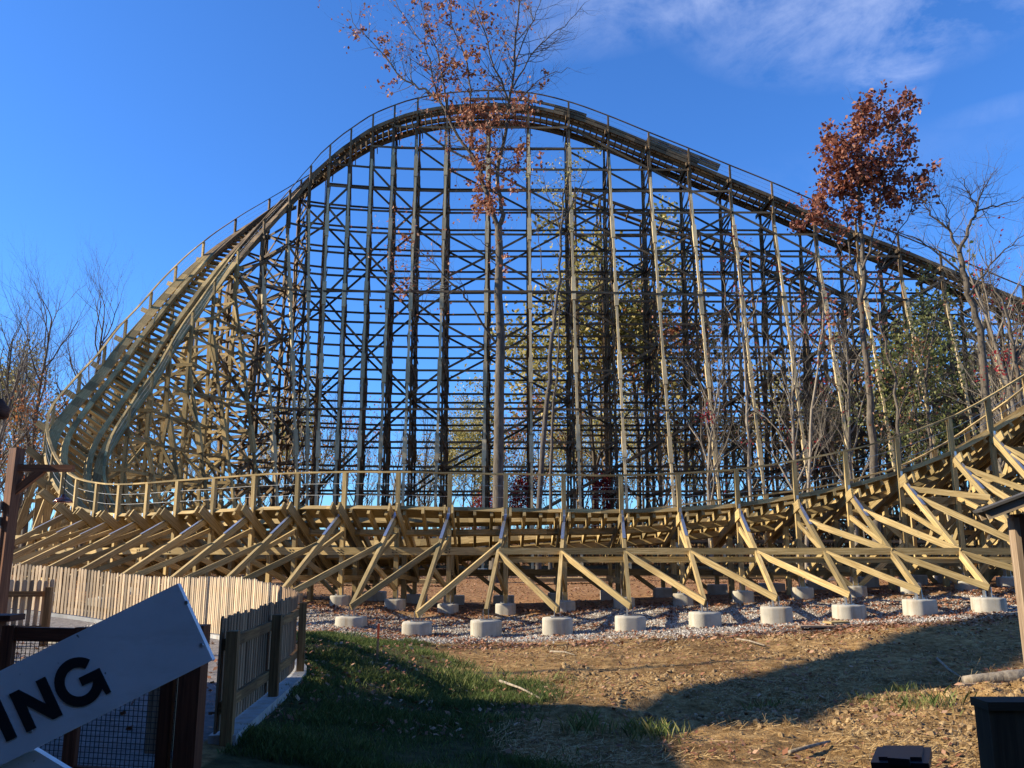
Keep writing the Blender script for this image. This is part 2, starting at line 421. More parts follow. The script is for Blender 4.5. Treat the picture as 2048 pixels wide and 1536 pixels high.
c = mixc(nt, N(nt, 'ShaderNodeAttribute', attribute_name='gravel').outputs['Fac'], dirt, grv)
grs = ramp(nt, [(.35, (.035, .034, .013)), (.6, (.085, .078, .03)), (.75, (.17, .12, .055))], c1.outputs[0])
c = mixc(nt, N(nt, 'ShaderNodeAttribute', attribute_name='grass').outputs['Fac'], c, grs)
pth = ramp(nt, [(.35, (.16, .145, .14)), (.65, (.27, .25, .24))], c1.outputs[0])
c = mixc(nt, N(nt, 'ShaderNodeAttribute', attribute_name='path').outputs['Fac'], c, pth)
nt.links.new(c, b.inputs['Base Color']); b.inputs['Roughness'].default_value = .95; b.inputs['Specular IOR Level'].default_value = .1
hh = math_(nt, 'ADD', c1.outputs[0], math_(nt, 'MULTIPLY', c2.outputs[0], .4))
bump(nt, b, hh, .9, .07)
me.materials.append(m); me.update(calc_edges=True); me.polygons.foreach_set('use_smooth', np.ones(len(q), dtype=bool))
go = bpy.data.objects.new('ground', me); COL.objects.link(go); tag(go, kind='structure')

# ------------------------------------------------------------------ the coaster: centre line
FRONT = [(2280, 560, 25.6, 27), (2205, 630, 25.1, 27), (2128, 695, 24.8, 26), (2050, 750, 24.5, 25), (1975, 796, 24.3, 24), (1899, 836, 24.15, 22), (1793, 875, 24.05, 19),
         (1690, 902, 24, 17), (1588, 922, 24, 15), (1472, 939, 24, 14), (1355, 947, 24, 16), (1240, 951, 24, 19), (1125, 950, 24, 22),
         (1009, 948, 24, 26), (897, 946, 24, 30), (795, 944, 24.1, 33), (690, 944, 24.4, 35), (597, 946, 24.9, 36), (510, 950, 25.4, 36),
         (430, 956, 26.0, 36), (357, 961, 26.7, 36), (297, 966, 27.5, 36), (240, 969, 28.3, 36), (195, 966, 29.2, 37), (155, 957, 30.2, 38)]
CLIMB = [(128, 936, 31.6, 38), (107, 905, 33.1, 38), (94, 857, 34.9, 38), (108, 806, 36.9, 36), (160, 745, 39.5, 33), (210, 690, 41.7, 30),
         (252, 638, 43.8, 27), (300, 583, 45.9, 24), (347, 533, 48.0, 21), (400, 482, 50.2, 17), (453, 438, 52.3, 12)]
CREST = [(572, 370, 52.8, 6), (615, 328, 53.2, 4), (660, 287, 53.6, 2), (702, 253, 53.9, 1), (746, 228, 54.1, 0), (790, 210, 54.3, 0), (836, 196, 54.4, 0),
         (895, 186, 54.5, 0), (977, 181, 54.5, 0), (1057, 185, 54.5, 0), (1137, 203, 54.5, 0), (1216, 231, 54.5, 0), (1297, 264, 54.5, 0), (1377, 296, 54.5, 0),
         (1459, 330, 54.5, 0), (1543, 364, 54.5, 0), (1626, 400, 54.5, 0), (1710, 436, 54.5, 0), (1795, 468, 54.5, 0), (1880, 503, 54.5, 0),
         (1963, 538, 54.5, 0), (2045, 572, 54.5, 0), (2130, 604, 54.5, 0), (2215, 634, 54.5, 0)]
HW = 1.5; RAILH = 1.02
raw = [('A', un(u, v, Y_), b_) for u, v, Y_, b_ in FRONT+CLIMB]+[('B', un(u, v, Y_), b_) for u, v, Y_, b_ in CREST]
nA = len(FRONT)+len(CLIMB)
ctr = []
for i, (k, p, be) in enumerate(raw):
    a_ = raw[max(i-1, 0)]; c_ = raw[min(i+1, len(raw)-1)]
    if a_[0] != k: a_ = raw[i]
    if c_[0] != k: c_ = raw[i]
    d = c_[1]-a_[1]; d.z = 0; d.normalize(); n = V((-d.y, d.x, 0)); be = R(be)
    L = n*math.cos(be)+V((0, 0, math.sin(be)))
    ctr.append(p-V((0, 0, RAILH))-L*HW if k == 'A' else p-V((0, 0, RAILH))+L*HW)
betas = [R(x[2]) for x in raw]
# relax the centre line a little where the two measured edges meet
for it in range(2):
    c2_ = [c.copy() for c in ctr]
    for i in range(nA-4, nA+4): c2_[i] = (ctr[i-1]+ctr[i]*2+ctr[i+1])/4
    ctr = c2_
NC = len(ctr)
def cpt(t):
    i = min(int(t), NC-2); f = t-i
    p0, p1, p2, p3 = ctr[max(i-1, 0)], ctr[i], ctr[i+1], ctr[min(i+2, NC-1)]
    return .5*((2*p1)+(p2-p0)*f+(2*p0-5*p1+4*p2-p3)*f*f+(3*p1-p0-3*p2+p3)*f**3)
class Fr: pass
def frame(t):
    o = Fr(); o.t = t; o.c = cpt(t); e = .12
    d = cpt(min(t+e, NC-1.0001))-cpt(max(t-e, 0)); o.T = d.normalized()
    h = V((d.x, d.y, 0)).normalized(); o.h = h; o.n = V((-h.y, h.x, 0))
    i = min(int(t), NC-2); f = t-i; f = f*f*(3-2*f); o.b = betas[i]*(1-f)+betas[i+1]*f
    o.L = o.n*math.cos(o.b)+V((0, 0, math.sin(o.b))); o.U = o.L.cross(o.T); 
    if o.U.z < 0: o.U = -o.U
    o.U.normalize(); return o
SMP = []; t = 0; last = None
dense = [frame(t) for t in np.arange(0, NC-1.001, .02)]
acc = 0; ties = [dense[0]]; segs = [dense[0]]
a1 = a2 = 0
for p_, q_ in zip(dense, dense[1:]):
    d = (q_.c-p_.c).length; a1 += d; a2 += d
    if a1 >= .46: ties.append(q_); a1 = 0
    if a2 >= .75: segs.append(q_); a2 = 0
coaster = empty('roller_coaster', (0, 40, .6)); OFF = coaster.location.copy()
tag(coaster, 'tall wooden roller coaster of raw pine timbers curling from low banked turn to high hill', 'roller coaster')
def cbuild(mb, name, mat, parent=None):
    mb.v = [(x-OFF.x, y-OFF.y, z-OFF.z) for x, y, z in mb.v]
    return mb.build(name, mat, parent or coaster)
TH = nA-2   # parameter where the front pine ends and its darkened, backlit hill tone begins
def run(name, lat, upo, w_, h_, t0=-1, t1=999, jig=0, mat=None):
    """one lengthwise timber following the track at a lateral offset and a height above the deck"""
    mb = MB()
    pv = None
    for s_ in segs:
        if s_.t < t0 or s_.t > t1: pv = None; continue
        p = s_.c+s_.L*lat+s_.U*upo
        if pv is not None:
            mb.beam(pv[0]-(p-pv[0])*.01, p, w_, h_+random.uniform(0, jig), up=s_.U)
        pv = (p,)
    return mb
def merge(*mbs):
    r = MB()
    for m_ in mbs:
        n = len(r.v); r.v += m_.v; r.f += [tuple(i+n for i in f) for f in m_.f]; r.uv += m_.uv; r.mi += m_.mi
    return r
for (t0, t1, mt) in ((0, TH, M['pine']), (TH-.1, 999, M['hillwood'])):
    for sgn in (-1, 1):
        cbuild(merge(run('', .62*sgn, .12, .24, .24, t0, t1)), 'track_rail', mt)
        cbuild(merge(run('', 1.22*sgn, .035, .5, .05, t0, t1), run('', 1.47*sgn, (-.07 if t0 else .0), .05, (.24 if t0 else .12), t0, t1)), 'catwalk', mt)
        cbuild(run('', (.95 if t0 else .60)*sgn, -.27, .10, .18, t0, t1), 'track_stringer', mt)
    mb = MB()
    for s_ in ties:
        if not (t0 <= s_.t <= t1): continue
        e0 = 1.38+random.uniform(0, .12)
        mb.beam(s_.c-s_.L*1.42-s_.U*.09, s_.c+s_.L*e0-s_.U*.10, .085, .19, up=s_.U)
    cbuild(mb, 'cross_ties', mt)
    for sgn in (-1, 1):
        mb = MB(); mw = MB(); pv = None
        for s_ in segs:
            if not (t0 <= s_.t <= t1): continue
            e = s_.c+s_.L*HW*sgn; p = e+V((0, 0, RAILH))
            if pv:
                mb.beam(pv[0], p, .11, .05)
                for hh in (.35, .68): mw.beam(pv[1]+V((0, 0, hh)), e+V((0, 0, hh)), .010, .010)
            pv = (p, e)
        hr = cbuild(mb, 'handrail', mt)
        cbuild(mw, 'safety_cable', M['cable'], hr)
# brake boards and plank stacks left lying by the crest
mb = MB()
for t0, t1, up_ in ((nA+6, nA+10.9, .30), (nA+9.2, nA+13.6, .46), (nA+12.4, nA+14.0, .62)):
    pass
cbuild(merge(run('', -1.40, .34, .05, .34, nA+11.8, nA+13.9), run('', -1.46, .62, .05, .22, nA+11.8, nA+13.9)), 'side_panel', M['hillwood'])
cbuild(merge(run('', -1.40, .42, .2, .12, nA+7.4, nA+10.6), run('', -1.42, .18, .14, .16, nA+9.6, nA+13.2)), 'side_panel', M['hillwood'])

LV = [.9+1.62*k for k in range(21)]
FPIER = {1009: (972, 20.2), 1125: (1115, 20.2), 1240: (1261, 20.2), 1355: (1411, 20.2), 1472: (1555, 20.2), 1588: (1701, 20.2), 1690: (1844, 20.2),
         1793: (1983, 20.2), 897: (834, 20.2), 795: (702, 20.7)}
bents = []; front_piers = []; main_piers = []; inner_piers = []
def lerpz(a, b, z): return a+(b-a)*((z-a.z)/(b.z-a.z))
def ground_at(p): return V((p.x, p.y, g1(p.x, p.y)))
for i in range(NC):
    s_ = frame(min(i, NC-1.002)); B = Fr(); B.s = s_; B.i = i; B.kind = 'front' if i < len(FRONT) else ('climb' if i < nA-1 else 'hill')
    o = s_.c+s_.L*HW; n_ = s_.c-s_.L*HW; B.o = o; B.n = n_; B.ground = g1(s_.c.x, s_.c.y)
    B.outer = ground_at(o); B.inner = ground_at(n_); B.side = s_.n; bents.append(B)
    mt = M['pine'] if B.kind != 'hill' else M['hillwood']
    sd = s_.h
    PW = .125 if B.kind == 'front' else .14
    # main lattice of this bent
    mb = MB()
    cap = ((.50 if FRONT[i][0] <= 1009 else .35) if B.kind == 'front' else (.6 if B.kind == 'climb' else .25))
    for k in (-1, 1):
        mb.beamd(n_-s_.L*.3-s_.U*.34+sd*.11*k, o+s_.L*cap-s_.U*.34+sd*.11*k, s_.h, .055, .27)
    posts = []
    base_o = V((o.x, o.y, B.outer.z+.28)); base_n = V((n_.x, n_.y, B.inner.z+.28))
    top_o = o+V((0, 0, RAILH-.03)); top_n = n_+V((0, 0, RAILH-.03))
    zt = min(o.z, n_.z)-.3
    if B.kind == 'front':
        pm = MB(); pm.beamd(base_o, top_o, s_.h, PW, .12); posts.append(pm)
        pm = MB(); pm.beamd(base_n, top_n, s_.h, .12, .12); posts.append(pm)
        mid = (o+n_)/2-s_.U*.45; pm = MB(); pm.beamd(V((mid.x, mid.y, g1(mid.x, mid.y))), mid, s_.h, .14, .14); posts.append(pm)
        if zt > B.ground+2.6:
            ft = n_-s_.n*(zt-B.ground)*.55; pm = MB(); pm.beamd(V((ft.x, ft.y, g1(ft.x, ft.y))), n_-s_.U*.4, s_.h, .12, .15); posts.append(pm)
            ft = n_-s_.n*1.6; pm = MB(); pm.beamd(V((ft.x, ft.y, g1(ft.x, ft.y))), V((ft.x, ft.y, zt)), s_.h, .12, .14); posts.append(pm)
        # inside bracing
        zz = B.ground+.7
        while zz < zt:
            mb.beamd(V((n_.x, n_.y, zz))+sd*.10, V((o.x, o.y, zz))+sd*.10, s_.h, .05, .17); 
            mb.beamd(V((n_.x, n_.y, zz))-sd*.09, V((o.x, o.y, min(zz+1.5, zt)))-sd*.09, s_.h, .05, .14)
            if B.ground+3.2 < zt: mb.beamd(V((o.x, o.y, zz))-sd*.14, V((n_.x, n_.y, min(zz+1.3, zt)))-sd*.14, s_.h, .05, .14); mb.beamd(V((n_.x, n_.y, zz+.5))-s_.n*1.6+sd*.1, V((n_.x, n_.y, zz+.5))+sd*.1, s_.h, .05, .17)
            zz += (1.6 if B.ground+3.2 > zt else 1.05)
    else:
        f = (1.5 if B.kind == 'climb' else 1.5)
        hgt = s_.c.z-B.ground
        # vertical posts at both edges plus one in the middle
        for (p0, p1, pw) in ((base_o, top_o, PW), (base_n, top_n, PW)):
            pm = MB(); pm.beamd(p0, V((p1.x, p1.y, p1.z-RAILH)), s_.h, pw, .17); pm.beamd(V((p1.x, p1.y, p1.z-RAILH)), p1, s_.h, .13, .13)
            z_ = p0.z+2.5+random.uniform(-1, 1)
            while z_ < p1.z-2.5:
                pm.beamd(V((p0.x, p0.y, z_)), V((p0.x, p0.y, z_+1.5)), s_.h, pw+.08, .26); z_ += 4.86
            posts.append(pm)
        if hgt > 5 and B.kind == 'climb':
            mid = (o+n_)/2-s_.U*.45; pm = MB(); pm.beamd(V((mid.x, mid.y, B.ground+.2)), mid, s_.h, .14, .16); posts.append(pm)
        # battered legs
        legs = []
        sl_ = .175 if B.kind == 'hill' else .22
        for e, ps, dr in ((o, base_o, 1), (n_, base_n, -1)):
            start = e-s_.U*.3
            start = V((e.x, e.y, e.z-(2.2 if hgt > 8 else .5)))
            run_ = (start.z-B.ground)*sl_*(1 if dr < 0 or B.kind == 'climb' else .7)
            foot = V((e.x, e.y, 0))+s_.n*dr*run_; foot.z = g1(foot.x, foot.y)+.25
            legs.append((start, foot, dr))
        B.legs = legs
        lm = []
        for start, foot, dr in legs:
            l_ = MB(); w2 = .15
            l_.beamd(foot, start, s_.h, w2, .15)
            Ltot = (start-foot).length; q_ = 1.5+random.uniform(-.6, .6)
            dd = (start-foot).normalized()
            while q_ < Ltot-2:
                l_.beamd(foot+dd*q_, foot+dd*(q_+1.7), s_.h, w2+.11, .26); q_ += 5.2
            lm.append(l_)
        z0 = B.ground+.9; prev = None
        levels = [z for z in LV if B.ground+.5 < z < zt]
        for li, z in enumerate(levels):
            a = V((o.x, o.y, z)); b_ = V((n_.x, n_.y, z))
            ao = lerpz(legs[0][1], legs[0][0], z) if z < legs[0][0].z-.3 else a
            bo = lerpz(legs[1][1], legs[1][0], z) if z < legs[1][0].z-.3 else b_
            mb.beamd(ao+(ao-a)*.06+sd*.13, bo+(bo-b_)*.06+sd*.13, s_.h, .05, .16)
            if li % 2 == 0: mb.beamd(a+s_.n*.3-sd*.13, b_-s_.n*.3-sd*.13, s_.h, .05, .18)
            if prev:
                pa, pb, pao, pbo = prev
                mb.beamd(pa-sd*.07, b_-sd*.07, s_.h, .04, .14); mb.beamd(pb+sd*.07, a+sd*.07, s_.h, .04, .14)
                if li % 2: mb.beamd(pao-sd*.12, a-sd*.12, s_.h, .05, .15); mb.beamd(pbo-sd*.12, b_-sd*.12, s_.h, .05, .15)
                else: mb.beamd(pa-sd*.12, ao-sd*.12, s_.h, .05, .15); mb.beamd(pb-sd*.12, bo-sd*.12, s_.h, .05, .15)
            prev = (a, b_, ao, bo)
    bo_ = cbuild(mb, 'bent', mt); B.obj = bo_
    for pm in posts: cbuild(pm, 'post', mt, bo_)
    if B.kind != 'front':
        for l_, (st_, ft_, dr) in zip(lm, legs):
            cbuild(l_, 'leg', M['legwood'] if dr < 0 and B.kind == 'hill' else mt, bo_)  # viewer-side hill legs take the sunlit tone
    else:
        u0 = FRONT[i][0]
        if u0 in FPIER:
            uu, yy = FPIER[u0]
            v_ = 1260; pp = un(uu, v_, yy); fp = V((pp.x, yy, 0))
        else:
            fp = V((o.x, o.y, 0))+s_.n*3.75
        fp.z = g1(fp.x, fp.y)
        B.fp = fp
        B.pt = {702: .24, 834: .27}.get(FPIER.get(u0, (0, 0))[0], .36 if u0 > 900 else .27)
        B.foot = fp+V((0, 0, B.pt+.2)); B.top = o+V((0, 0, -.22))+s_.n*.08
        l_ = MB(); l_.beam(B.foot, B.top, .09, .165); cbuild(l_, 'outrigger_leg', mt, bo_)
        d = (B.top-B.foot); L_ = d.length; d.normalize()
        pl = MB(); k_ = d.cross(V((0, 0, 1))).normalized(); upn = k_.cross(d).normalized()
        off = upn*.105
        pl.beam(B.foot+d*L_*.70+off, B.top+off, .085, .012, up=upn)
        pl.beam(B.top+off*.9+V((0, 0, -.02)), B.top+off*.9+V((0, 0, .16)), .06, .012, up=s_.n)
        cbuild(pl, 'steel_strap', M['steel'], bo_)
        # knee brace from the outrigger back to the post
        mb2 = MB(); hz = B.ground+.55
        mid_ = B.foot+d*L_*.45
        mb2.beam(V((o.x, o.y, hz))+s_.n*.08, mid_+V((0, 0, -.08)), .06, .14)
        mb2.beam(V((o.x, o.y, min(o.z-.5, mid_.z+.75))), mid_+sd*.02, .06, .13)
        cbuild(mb2, 'knee_brace', mt, bo_)
        front_piers.append((u0, fp, B.pt, s_))
        main_piers.append((u0, B.outer, s_)); inner_piers.append((u0, B.inner, s_))
for B in bents:
    if B.kind == 'hill' and B.i % 1 == 0: pass
fb = [B for B in bents if B.kind == 'front']
# lengthwise timbers of the low turn
mb = MB()
zL = 1.97
right = [B for B in fb if FRONT[B.i][0] >= 1009]
left = [B for B in fb if FRONT[B.i][0] <= 1009]
pts = [lerpz(B.foot, B.top, min(zL, B.top.z-.1))+B.s.n*.11 for B in right]
for a, b_ in zip(pts, pts[1:]): mb.beam(a, b_, .05, .17); mb.beam(a+V((0, .16, -.22)), b_+V((0, .16, -.22)), .05, .15)
cbuild(mb, 'ledger', M['pine'])
mb = MB()
pts = [V((B.o.x, B.o.y, zL))+B.s.n*.12 for B in left+[bents[len(FRONT)], bents[len(FRONT)+1]]]
for a, b_ in zip(pts, pts[1:]): mb.beam(a, b_, .05, .21)
lg_ = cbuild(mb, 'ledger', M['pine']); mb = MB()
for B in left:
    for k in (-1, 1):
        for j in (-.05, .05):
            c_ = V((B.o.x, B.o.y, zL+j*.7))+B.s.h*(.05*k+.02)+B.s.n*.145; mb.beam(c_, c_+B.s.n*.02, .03, .03)
cbuild(mb, 'bolt_heads', M['darkmetal'], lg_)
mb = MB()
pts = [V((B.n.x, B.n.y, 1.3)) for B in fb]
for a, b_ in zip(pts, pts[1:]): mb.beam(a, b_, .05, .2); mb.beam(a+V((0, .1, -.7)), b_+V((0, .1, .5)), .05, .13)
cbuild(mb, 'ledger', M['pine'])
for B, C_ in zip(fb, fb[1:]):
    u0 = FRONT[C_.i][0]
    mb = MB()
    if FRONT[B.i][0] >= 1009 and u0 >= 1009:      # C_ is to the left of B: brace from C_ ledger crossing to B footing
        mb.beam(lerpz(C_.foot, C_.top, zL-.05)+V((.0, -.1, 0)), B.foot+V((0, -.1, 0)), .055, .15)
        if FRONT[B.i][0] > 1600:
            zz = min(B.top.z-.2, C_.top.z-.55)
            mb.beam(lerpz(C_.foot, C_.top, zz)+V((0, -.1, 0)), lerpz(B.foot, B.top, zL)+V((0, -.12, 0)), .06, .16)
            if B.top.z > 4.2:
                mb.beam(lerpz(C_.foot, C_.top, C_.top.z-.3)+V((0, -.1, 0)), lerpz(B.foot, B.top, 3.4)+V((0, -.12, 0)), .06, .16)
    if u0 <= 1009+1 and FRONT[B.i][0] <= 1009:
        mb.beam(lerpz(B.foot, B.top, min(2.15, B.top.z-.3))+B.s.n*.1, C_.foot+C_.s.n*.1, .055, .15)
    if mb.v: cbuild(mb, 'diagonal_brace', M['pine'])
# higher ledgers for the rising right end
for z in (3.4, 4.9, 6.4, 8.0):
    for key in ('o', 'n'):
        pp_ = [V((getattr(B, key).x, getattr(B, key).y, z)) for B in fb if getattr(B, key).z-.5 > z]
        if len(pp_) > 1:
            mb = MB()
            for a, b_ in zip(pp_, pp_[1:]): mb.beam(a, b_, .05, .2)
            cbuild(mb, 'ledger', M['pine'])
rb = [B for B in fb if FRONT[B.i][0] >= 1588]
for row in ('o', 'n'):
    for li, z in enumerate((.9, 2.3, 3.7, 5.1)):
        mb = MB()
        for B, C_ in zip(rb, rb[1:]):
            e, g_ = getattr(B, row), getattr(C_, row)
            if z+1.3 < min(e.z, g_.z):
                a, b_ = (z, z+1.3) if (B.i+li) % 2 else (z+1.3, z)
                mb.beam(V((e.x, e.y, a)), V((g_.x, g_.y, b_)), .05, .14)
                if row == 'n': mb.beam(V((e.x, e.y+1.6, z+.3)), V((g_.x, g_.y+1.6, z+.3)), .05, .16)
        if mb.v: cbuild(mb, 'diagonal_brace', M['pine'])
# ledgers of the climb and the hill, level by level, on both faces and on the battered legs
tall = [B for B in bents if B.kind != 'front']
rows = ('o', 'n', 'lo', 'ln')
def rowpt(B, row, z):
    if row in 'on':
        e = getattr(B, row); return V((e.x, e.y, z)) if e.z-.45 > z else None
    st_, ft_, dr = B.legs[0 if row == 'lo' else 1]
    return lerpz(ft_, st_, z) if ft_.z+.3 < z < st_.z-.5 else None
for li, z in enumerate(LV):
    for row in rows:
        if row == 'ln' and (li % 5 != 1 or li > 11): continue
        if row == 'lo' and (li % 5 != 1 or li > 8): continue
        for part, mt in (('climb', M['pine']), ('hill', M['hillwood'])):
            mb = MB(); prev = None
            for B in tall:
                if part == 'climb' and B.i > nA-1: continue
                if part == 'hill' and B.i < nA-1: continue
                p = rowpt(B, row, z)
                if p is not None: p = p+B.s.n*(.13 if row in ('o', 'lo') else -.13)+V((0, 0, random.uniform(-.02, .02)))
                if prev is not None and p is not None: mb.beam(prev, p, .05, .145)
                prev = p
            if mb.v: cbuild(mb, 'ledger', mt)
# long diagonals running over many bays
hb = [B for B in bents if B.i >= nA-3]
for row in ('o', 'n'):
    for start in range(-16, len(hb)+12, 4):
        for sg in (-1, 1):
            if sg > 0 and start > 18 and start % 8: continue
            mb = MB(); k = 0; n0 = 0
            for j in range(14):
                b0 = start+j
                if not (0 <= b0 < len(hb)-1): continue
                l0 = (20-j if sg < 0 else 2+j)
                if not (0 <= l0 < 21 and 0 <= l0+sg < 21): continue
                B, C_ = hb[b0], hb[b0+1]
                a = rowpt(B, row, LV[l0]); b_ = rowpt(C_, row, LV[l0+sg])
                if a is None or b_ is None: continue
                q_ = B.s.n*(.2 if row == 'o' else -.2); mb.beam(a+q_, b_+C_.s.n*(.2 if row == 'o' else -.2), .05, .15)
            if mb.v: cbuild(mb, 'diagonal_brace', M['hillwood'])
cb = [B for B in bents if B.kind != 'front' and B.i <= nA]
for row in ('o', 'n'):
    mb = MB()
    for B, C_ in zip(cb, cb[1:]):
        for li in range(len(LV)-1):
            if (B.i+li) % 2: continue
            for sg in (0, 1):
                a = rowpt(B, row, LV[li+sg]); b_ = rowpt(C_, row, LV[li+1-sg])
                if a is not None and b_ is not None and (sg or li % 3 == 0): mb.beam(a, b_, .05, .13)
    cbuild(mb, 'diagonal_brace', M['pine'])

# ------------------------------------------------------------------ second stretch of track behind the hill
bt = empty('coaster_track', (20, 64, .8)); tag(bt, 'darker stretch of coaster track sloping down to the right behind the high hill', 'coaster track')
OFF2 = bt.location.copy()
def b2(mb, name, mat, parent=bt):
    mb.v = [(x-OFF2.x, y-OFF2.y, z-OFF2.z) for x, y, z in mb.v]; return mb.build(name, mat, parent)
px = [(1150, 376), (1200, 395), (1290, 427), (1400, 466), (1500, 505), (1600, 550), (1700, 600), (1790, 655), (1880, 720), (1960, 785), (2040, 845)]
pp_ = [un(u, v, 63) for u, v in px]
mb = MB(); mt2 = MB()
for a, b_ in zip(pp_, pp_[1:]):
    for k in (0, 2.6): mb.beam(a+V((0, k, 0)), b_+V((0, k, 0)), .08, .18)
    mb.beam(a+V((0, .5, .2)), b_+V((0, .5, .2)), .5, .05); mb.beam(a+V((0, 2.1, .2)), b_+V((0, 2.1, .2)), .5, .05)
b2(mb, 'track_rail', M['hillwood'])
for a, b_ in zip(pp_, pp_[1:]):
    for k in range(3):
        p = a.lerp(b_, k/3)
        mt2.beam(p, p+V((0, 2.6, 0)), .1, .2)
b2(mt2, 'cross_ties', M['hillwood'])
for j, p in enumerate(pp_):
    mb = MB(); g_ = g1(p.x, 64)
    for k in (0, 2.6): mb.beam(V((p.x, 63+k, g_)), p+V((0, k, 0)), .14, .14)
    mb.beam(V((p.x, 63-3, g_)), p+V((0, 0, -3)), .16, .16)
    for z in LV:
        if z < p.z-.5:
            mb.beam(V((p.x, 63, z)), V((p.x, 65.6, z)), .1, .16)
            if z+1.6 < p.z: mb.beam(V((p.x, 63, z)), V((p.x, 65.6, z+1.6)), .1, .12)
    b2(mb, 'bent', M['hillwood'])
for k, z in enumerate(LV):
    if k % 2: continue
    q_ = [p for p in pp_ if p.z-.5 > z]
    if len(q_) > 1:
        mb = MB(); mb.beam(V((q_[0].x, 62.9, z)), V((q_[-1].x, 62.9, z)), .06, .17); b2(mb, 'ledger', M['hillwood'])

# ------------------------------------------------------------------ concrete footings
def ordn(k):
    return ['first', 'second', 'third', 'fourth', 'fifth', 'sixth', 'seventh', 'eighth', 'ninth', 'tenth', 'eleventh', 'twelfth', 'thirteenth',
            'fourteenth', 'fifteenth', 'sixteenth', 'seventeenth', 'eighteenth', 'nineteenth', 'twentieth'][k]
def footing(p, r, h, yaw, label, group, bracket=True, square=False, leg=None):
    h = h+random.uniform(-.035, .035); yaw = yaw+random.uniform(-.25, .25)
    o = empty('concrete_footing', (p.x, p.y, p.z)); tag(o, label, 'footing', group)
    mb = MB()
    if square:
        a = r*.95
        mb.lathe((0, 0, 0), [(a*1.414, -.3), (a*1.414, h-.03), (a*1.36, h)], 4, rot=yaw+math.pi/4)
        b = mb.build('block', M['concrete'], o)
    else:
        # rounded oblong poured in a form tube: two round ends and flat flanks
        n = 44; prof = [(1, -.3), (1, h-.05), (.985, h-.015), (.94, h)]
        k = 0
        for f_, z in prof:
            for j in range(n):
                t = 2*math.pi*j/n; x = math.cos(t)*r; y_ = math.sin(t)*r
                x = max(-r*.86, min(r*.86, x))*f_*1.08; y_ = max(-r*.93, min(r*.93, y_))*f_*.86
                mb.v.append((x*math.cos(yaw)-y_*math.sin(yaw), x*math.sin(yaw)+y_*math.cos(yaw), z))
        for i in range(len(prof)-1):
            for j in range(n):
                j2 = (j+1) % n; mb.f.append((i*n+j, i*n+j2, (i+1)*n+j2, (i+1)*n+j)); mb.uv.extend([(0, 0)]*4); mb.mi.append(0)
        mb.f.append(tuple((len(prof)-1)*n+j for j in range(n))); mb.uv.extend([(0, 0)]*n); mb.mi.append(0)
        b = mb.build('block', M['concrete'], o, True)
    if bracket:
        mb = MB(); c, s = math.cos(yaw), math.sin(yaw)
        rt = lambda x, y, z: V((x*c-y*s, x*s+y*c, z))
        mb.beam(rt(-.16, 0, h+.008), rt(.16, 0, h+.008), .22, .016)
        for k in (-1, 1): mb.beam(rt(.065*k, 0, h+.01), rt(.065*k, .02, h+.24), .014, .13)
        for k in (-1, 1): mb.lathe(rt(.13*k, 0, h+.016), [(.018, 0), (.018, .03)], 6)
        mb.build('steel_bracket', M['steel'], o)
    o.rotation_euler = (random.uniform(-.012, .012), random.uniform(-.012, .012), 0)
    return o
fp_sorted = sorted(front_piers, key=lambda a: -a[0])
vis = [f for f in fp_sorted if 680 < f[0] < 1800]
vis.reverse()
for k, (u0, p, h, s_) in enumerate(vis):
    lb = ('large pale concrete footing on the gravel, nearest the picket fence in the front row' if k == 0 else
          'large footing in the front row, %s one from the picket fence' % ordn(k))
    footing(p, .375, h, 0, lb, 'front row concrete footings under the outrigger legs')
for u0, p, h, s_ in fp_sorted:
    if not (680 < u0 < 1800):
        lb = ('concrete footing of an outrigger leg glimpsed behind the picket fence' if u0 < 680 else 'concrete footing of an outrigger leg behind the brown shed')
        footing(p, .39, h, math.atan2(-s_.n.x, s_.n.y)+math.pi, lb, 'hidden footings behind the picket fence' if u0 < 680 else 'hidden footings behind the shed')
mp = sorted(main_piers, key=lambda a: a[0])
vm = [a for a in mp if 650 < a[0] < 1800]
for k, (u0, p, s_) in enumerate(vm):
    lb = 'smaller footing in the second row, %s one from the picket fence' % ordn(k)
    footing(p, .30, .27 if u0 < 1300 else .3, 0, lb, 'second row concrete footings', True)
for (u0, p, s_) in mp:
    if not (650 < u0 < 1800): footing(p, .3, .27, 0, 'footing under a post of the low turn behind the picket fence' if u0 < 650 else 'footing under a post of the low turn at the right edge', 'footings behind the fence' if u0 < 650 else 'footings at the right edge')
vi = [a for a in sorted(inner_piers, key=lambda a: a[0]) if 600 < a[0] < 2000]
for k, (u0, p, s_) in enumerate(vi):
    lb = 'dark square block in shade under the track, %s from the left' % ordn(k)
    footing(p, .33, .28, s_.n.to_2d().angle_signed(V((0, 1))), lb, 'square blocks in shade under the low turn', False, True)
kk = 0
for B in bents:
    if B.kind == 'hill' and B.i % 2 == 0:
        for st_, ft_, dr in B.legs:
            if dr < 0: footing(V((ft_.x, ft_.y, g1(ft_.x, ft_.y))), .3, .27, 0, 'small distant footing at the foot of a high hill leg', 'footings along the foot of the high hill', False)
print('bents', len(bents), [(round(b.s.c.x, 1), round(b.s.c.y, 1), round(b.s.c.z, 1)) for b in bents][::4])
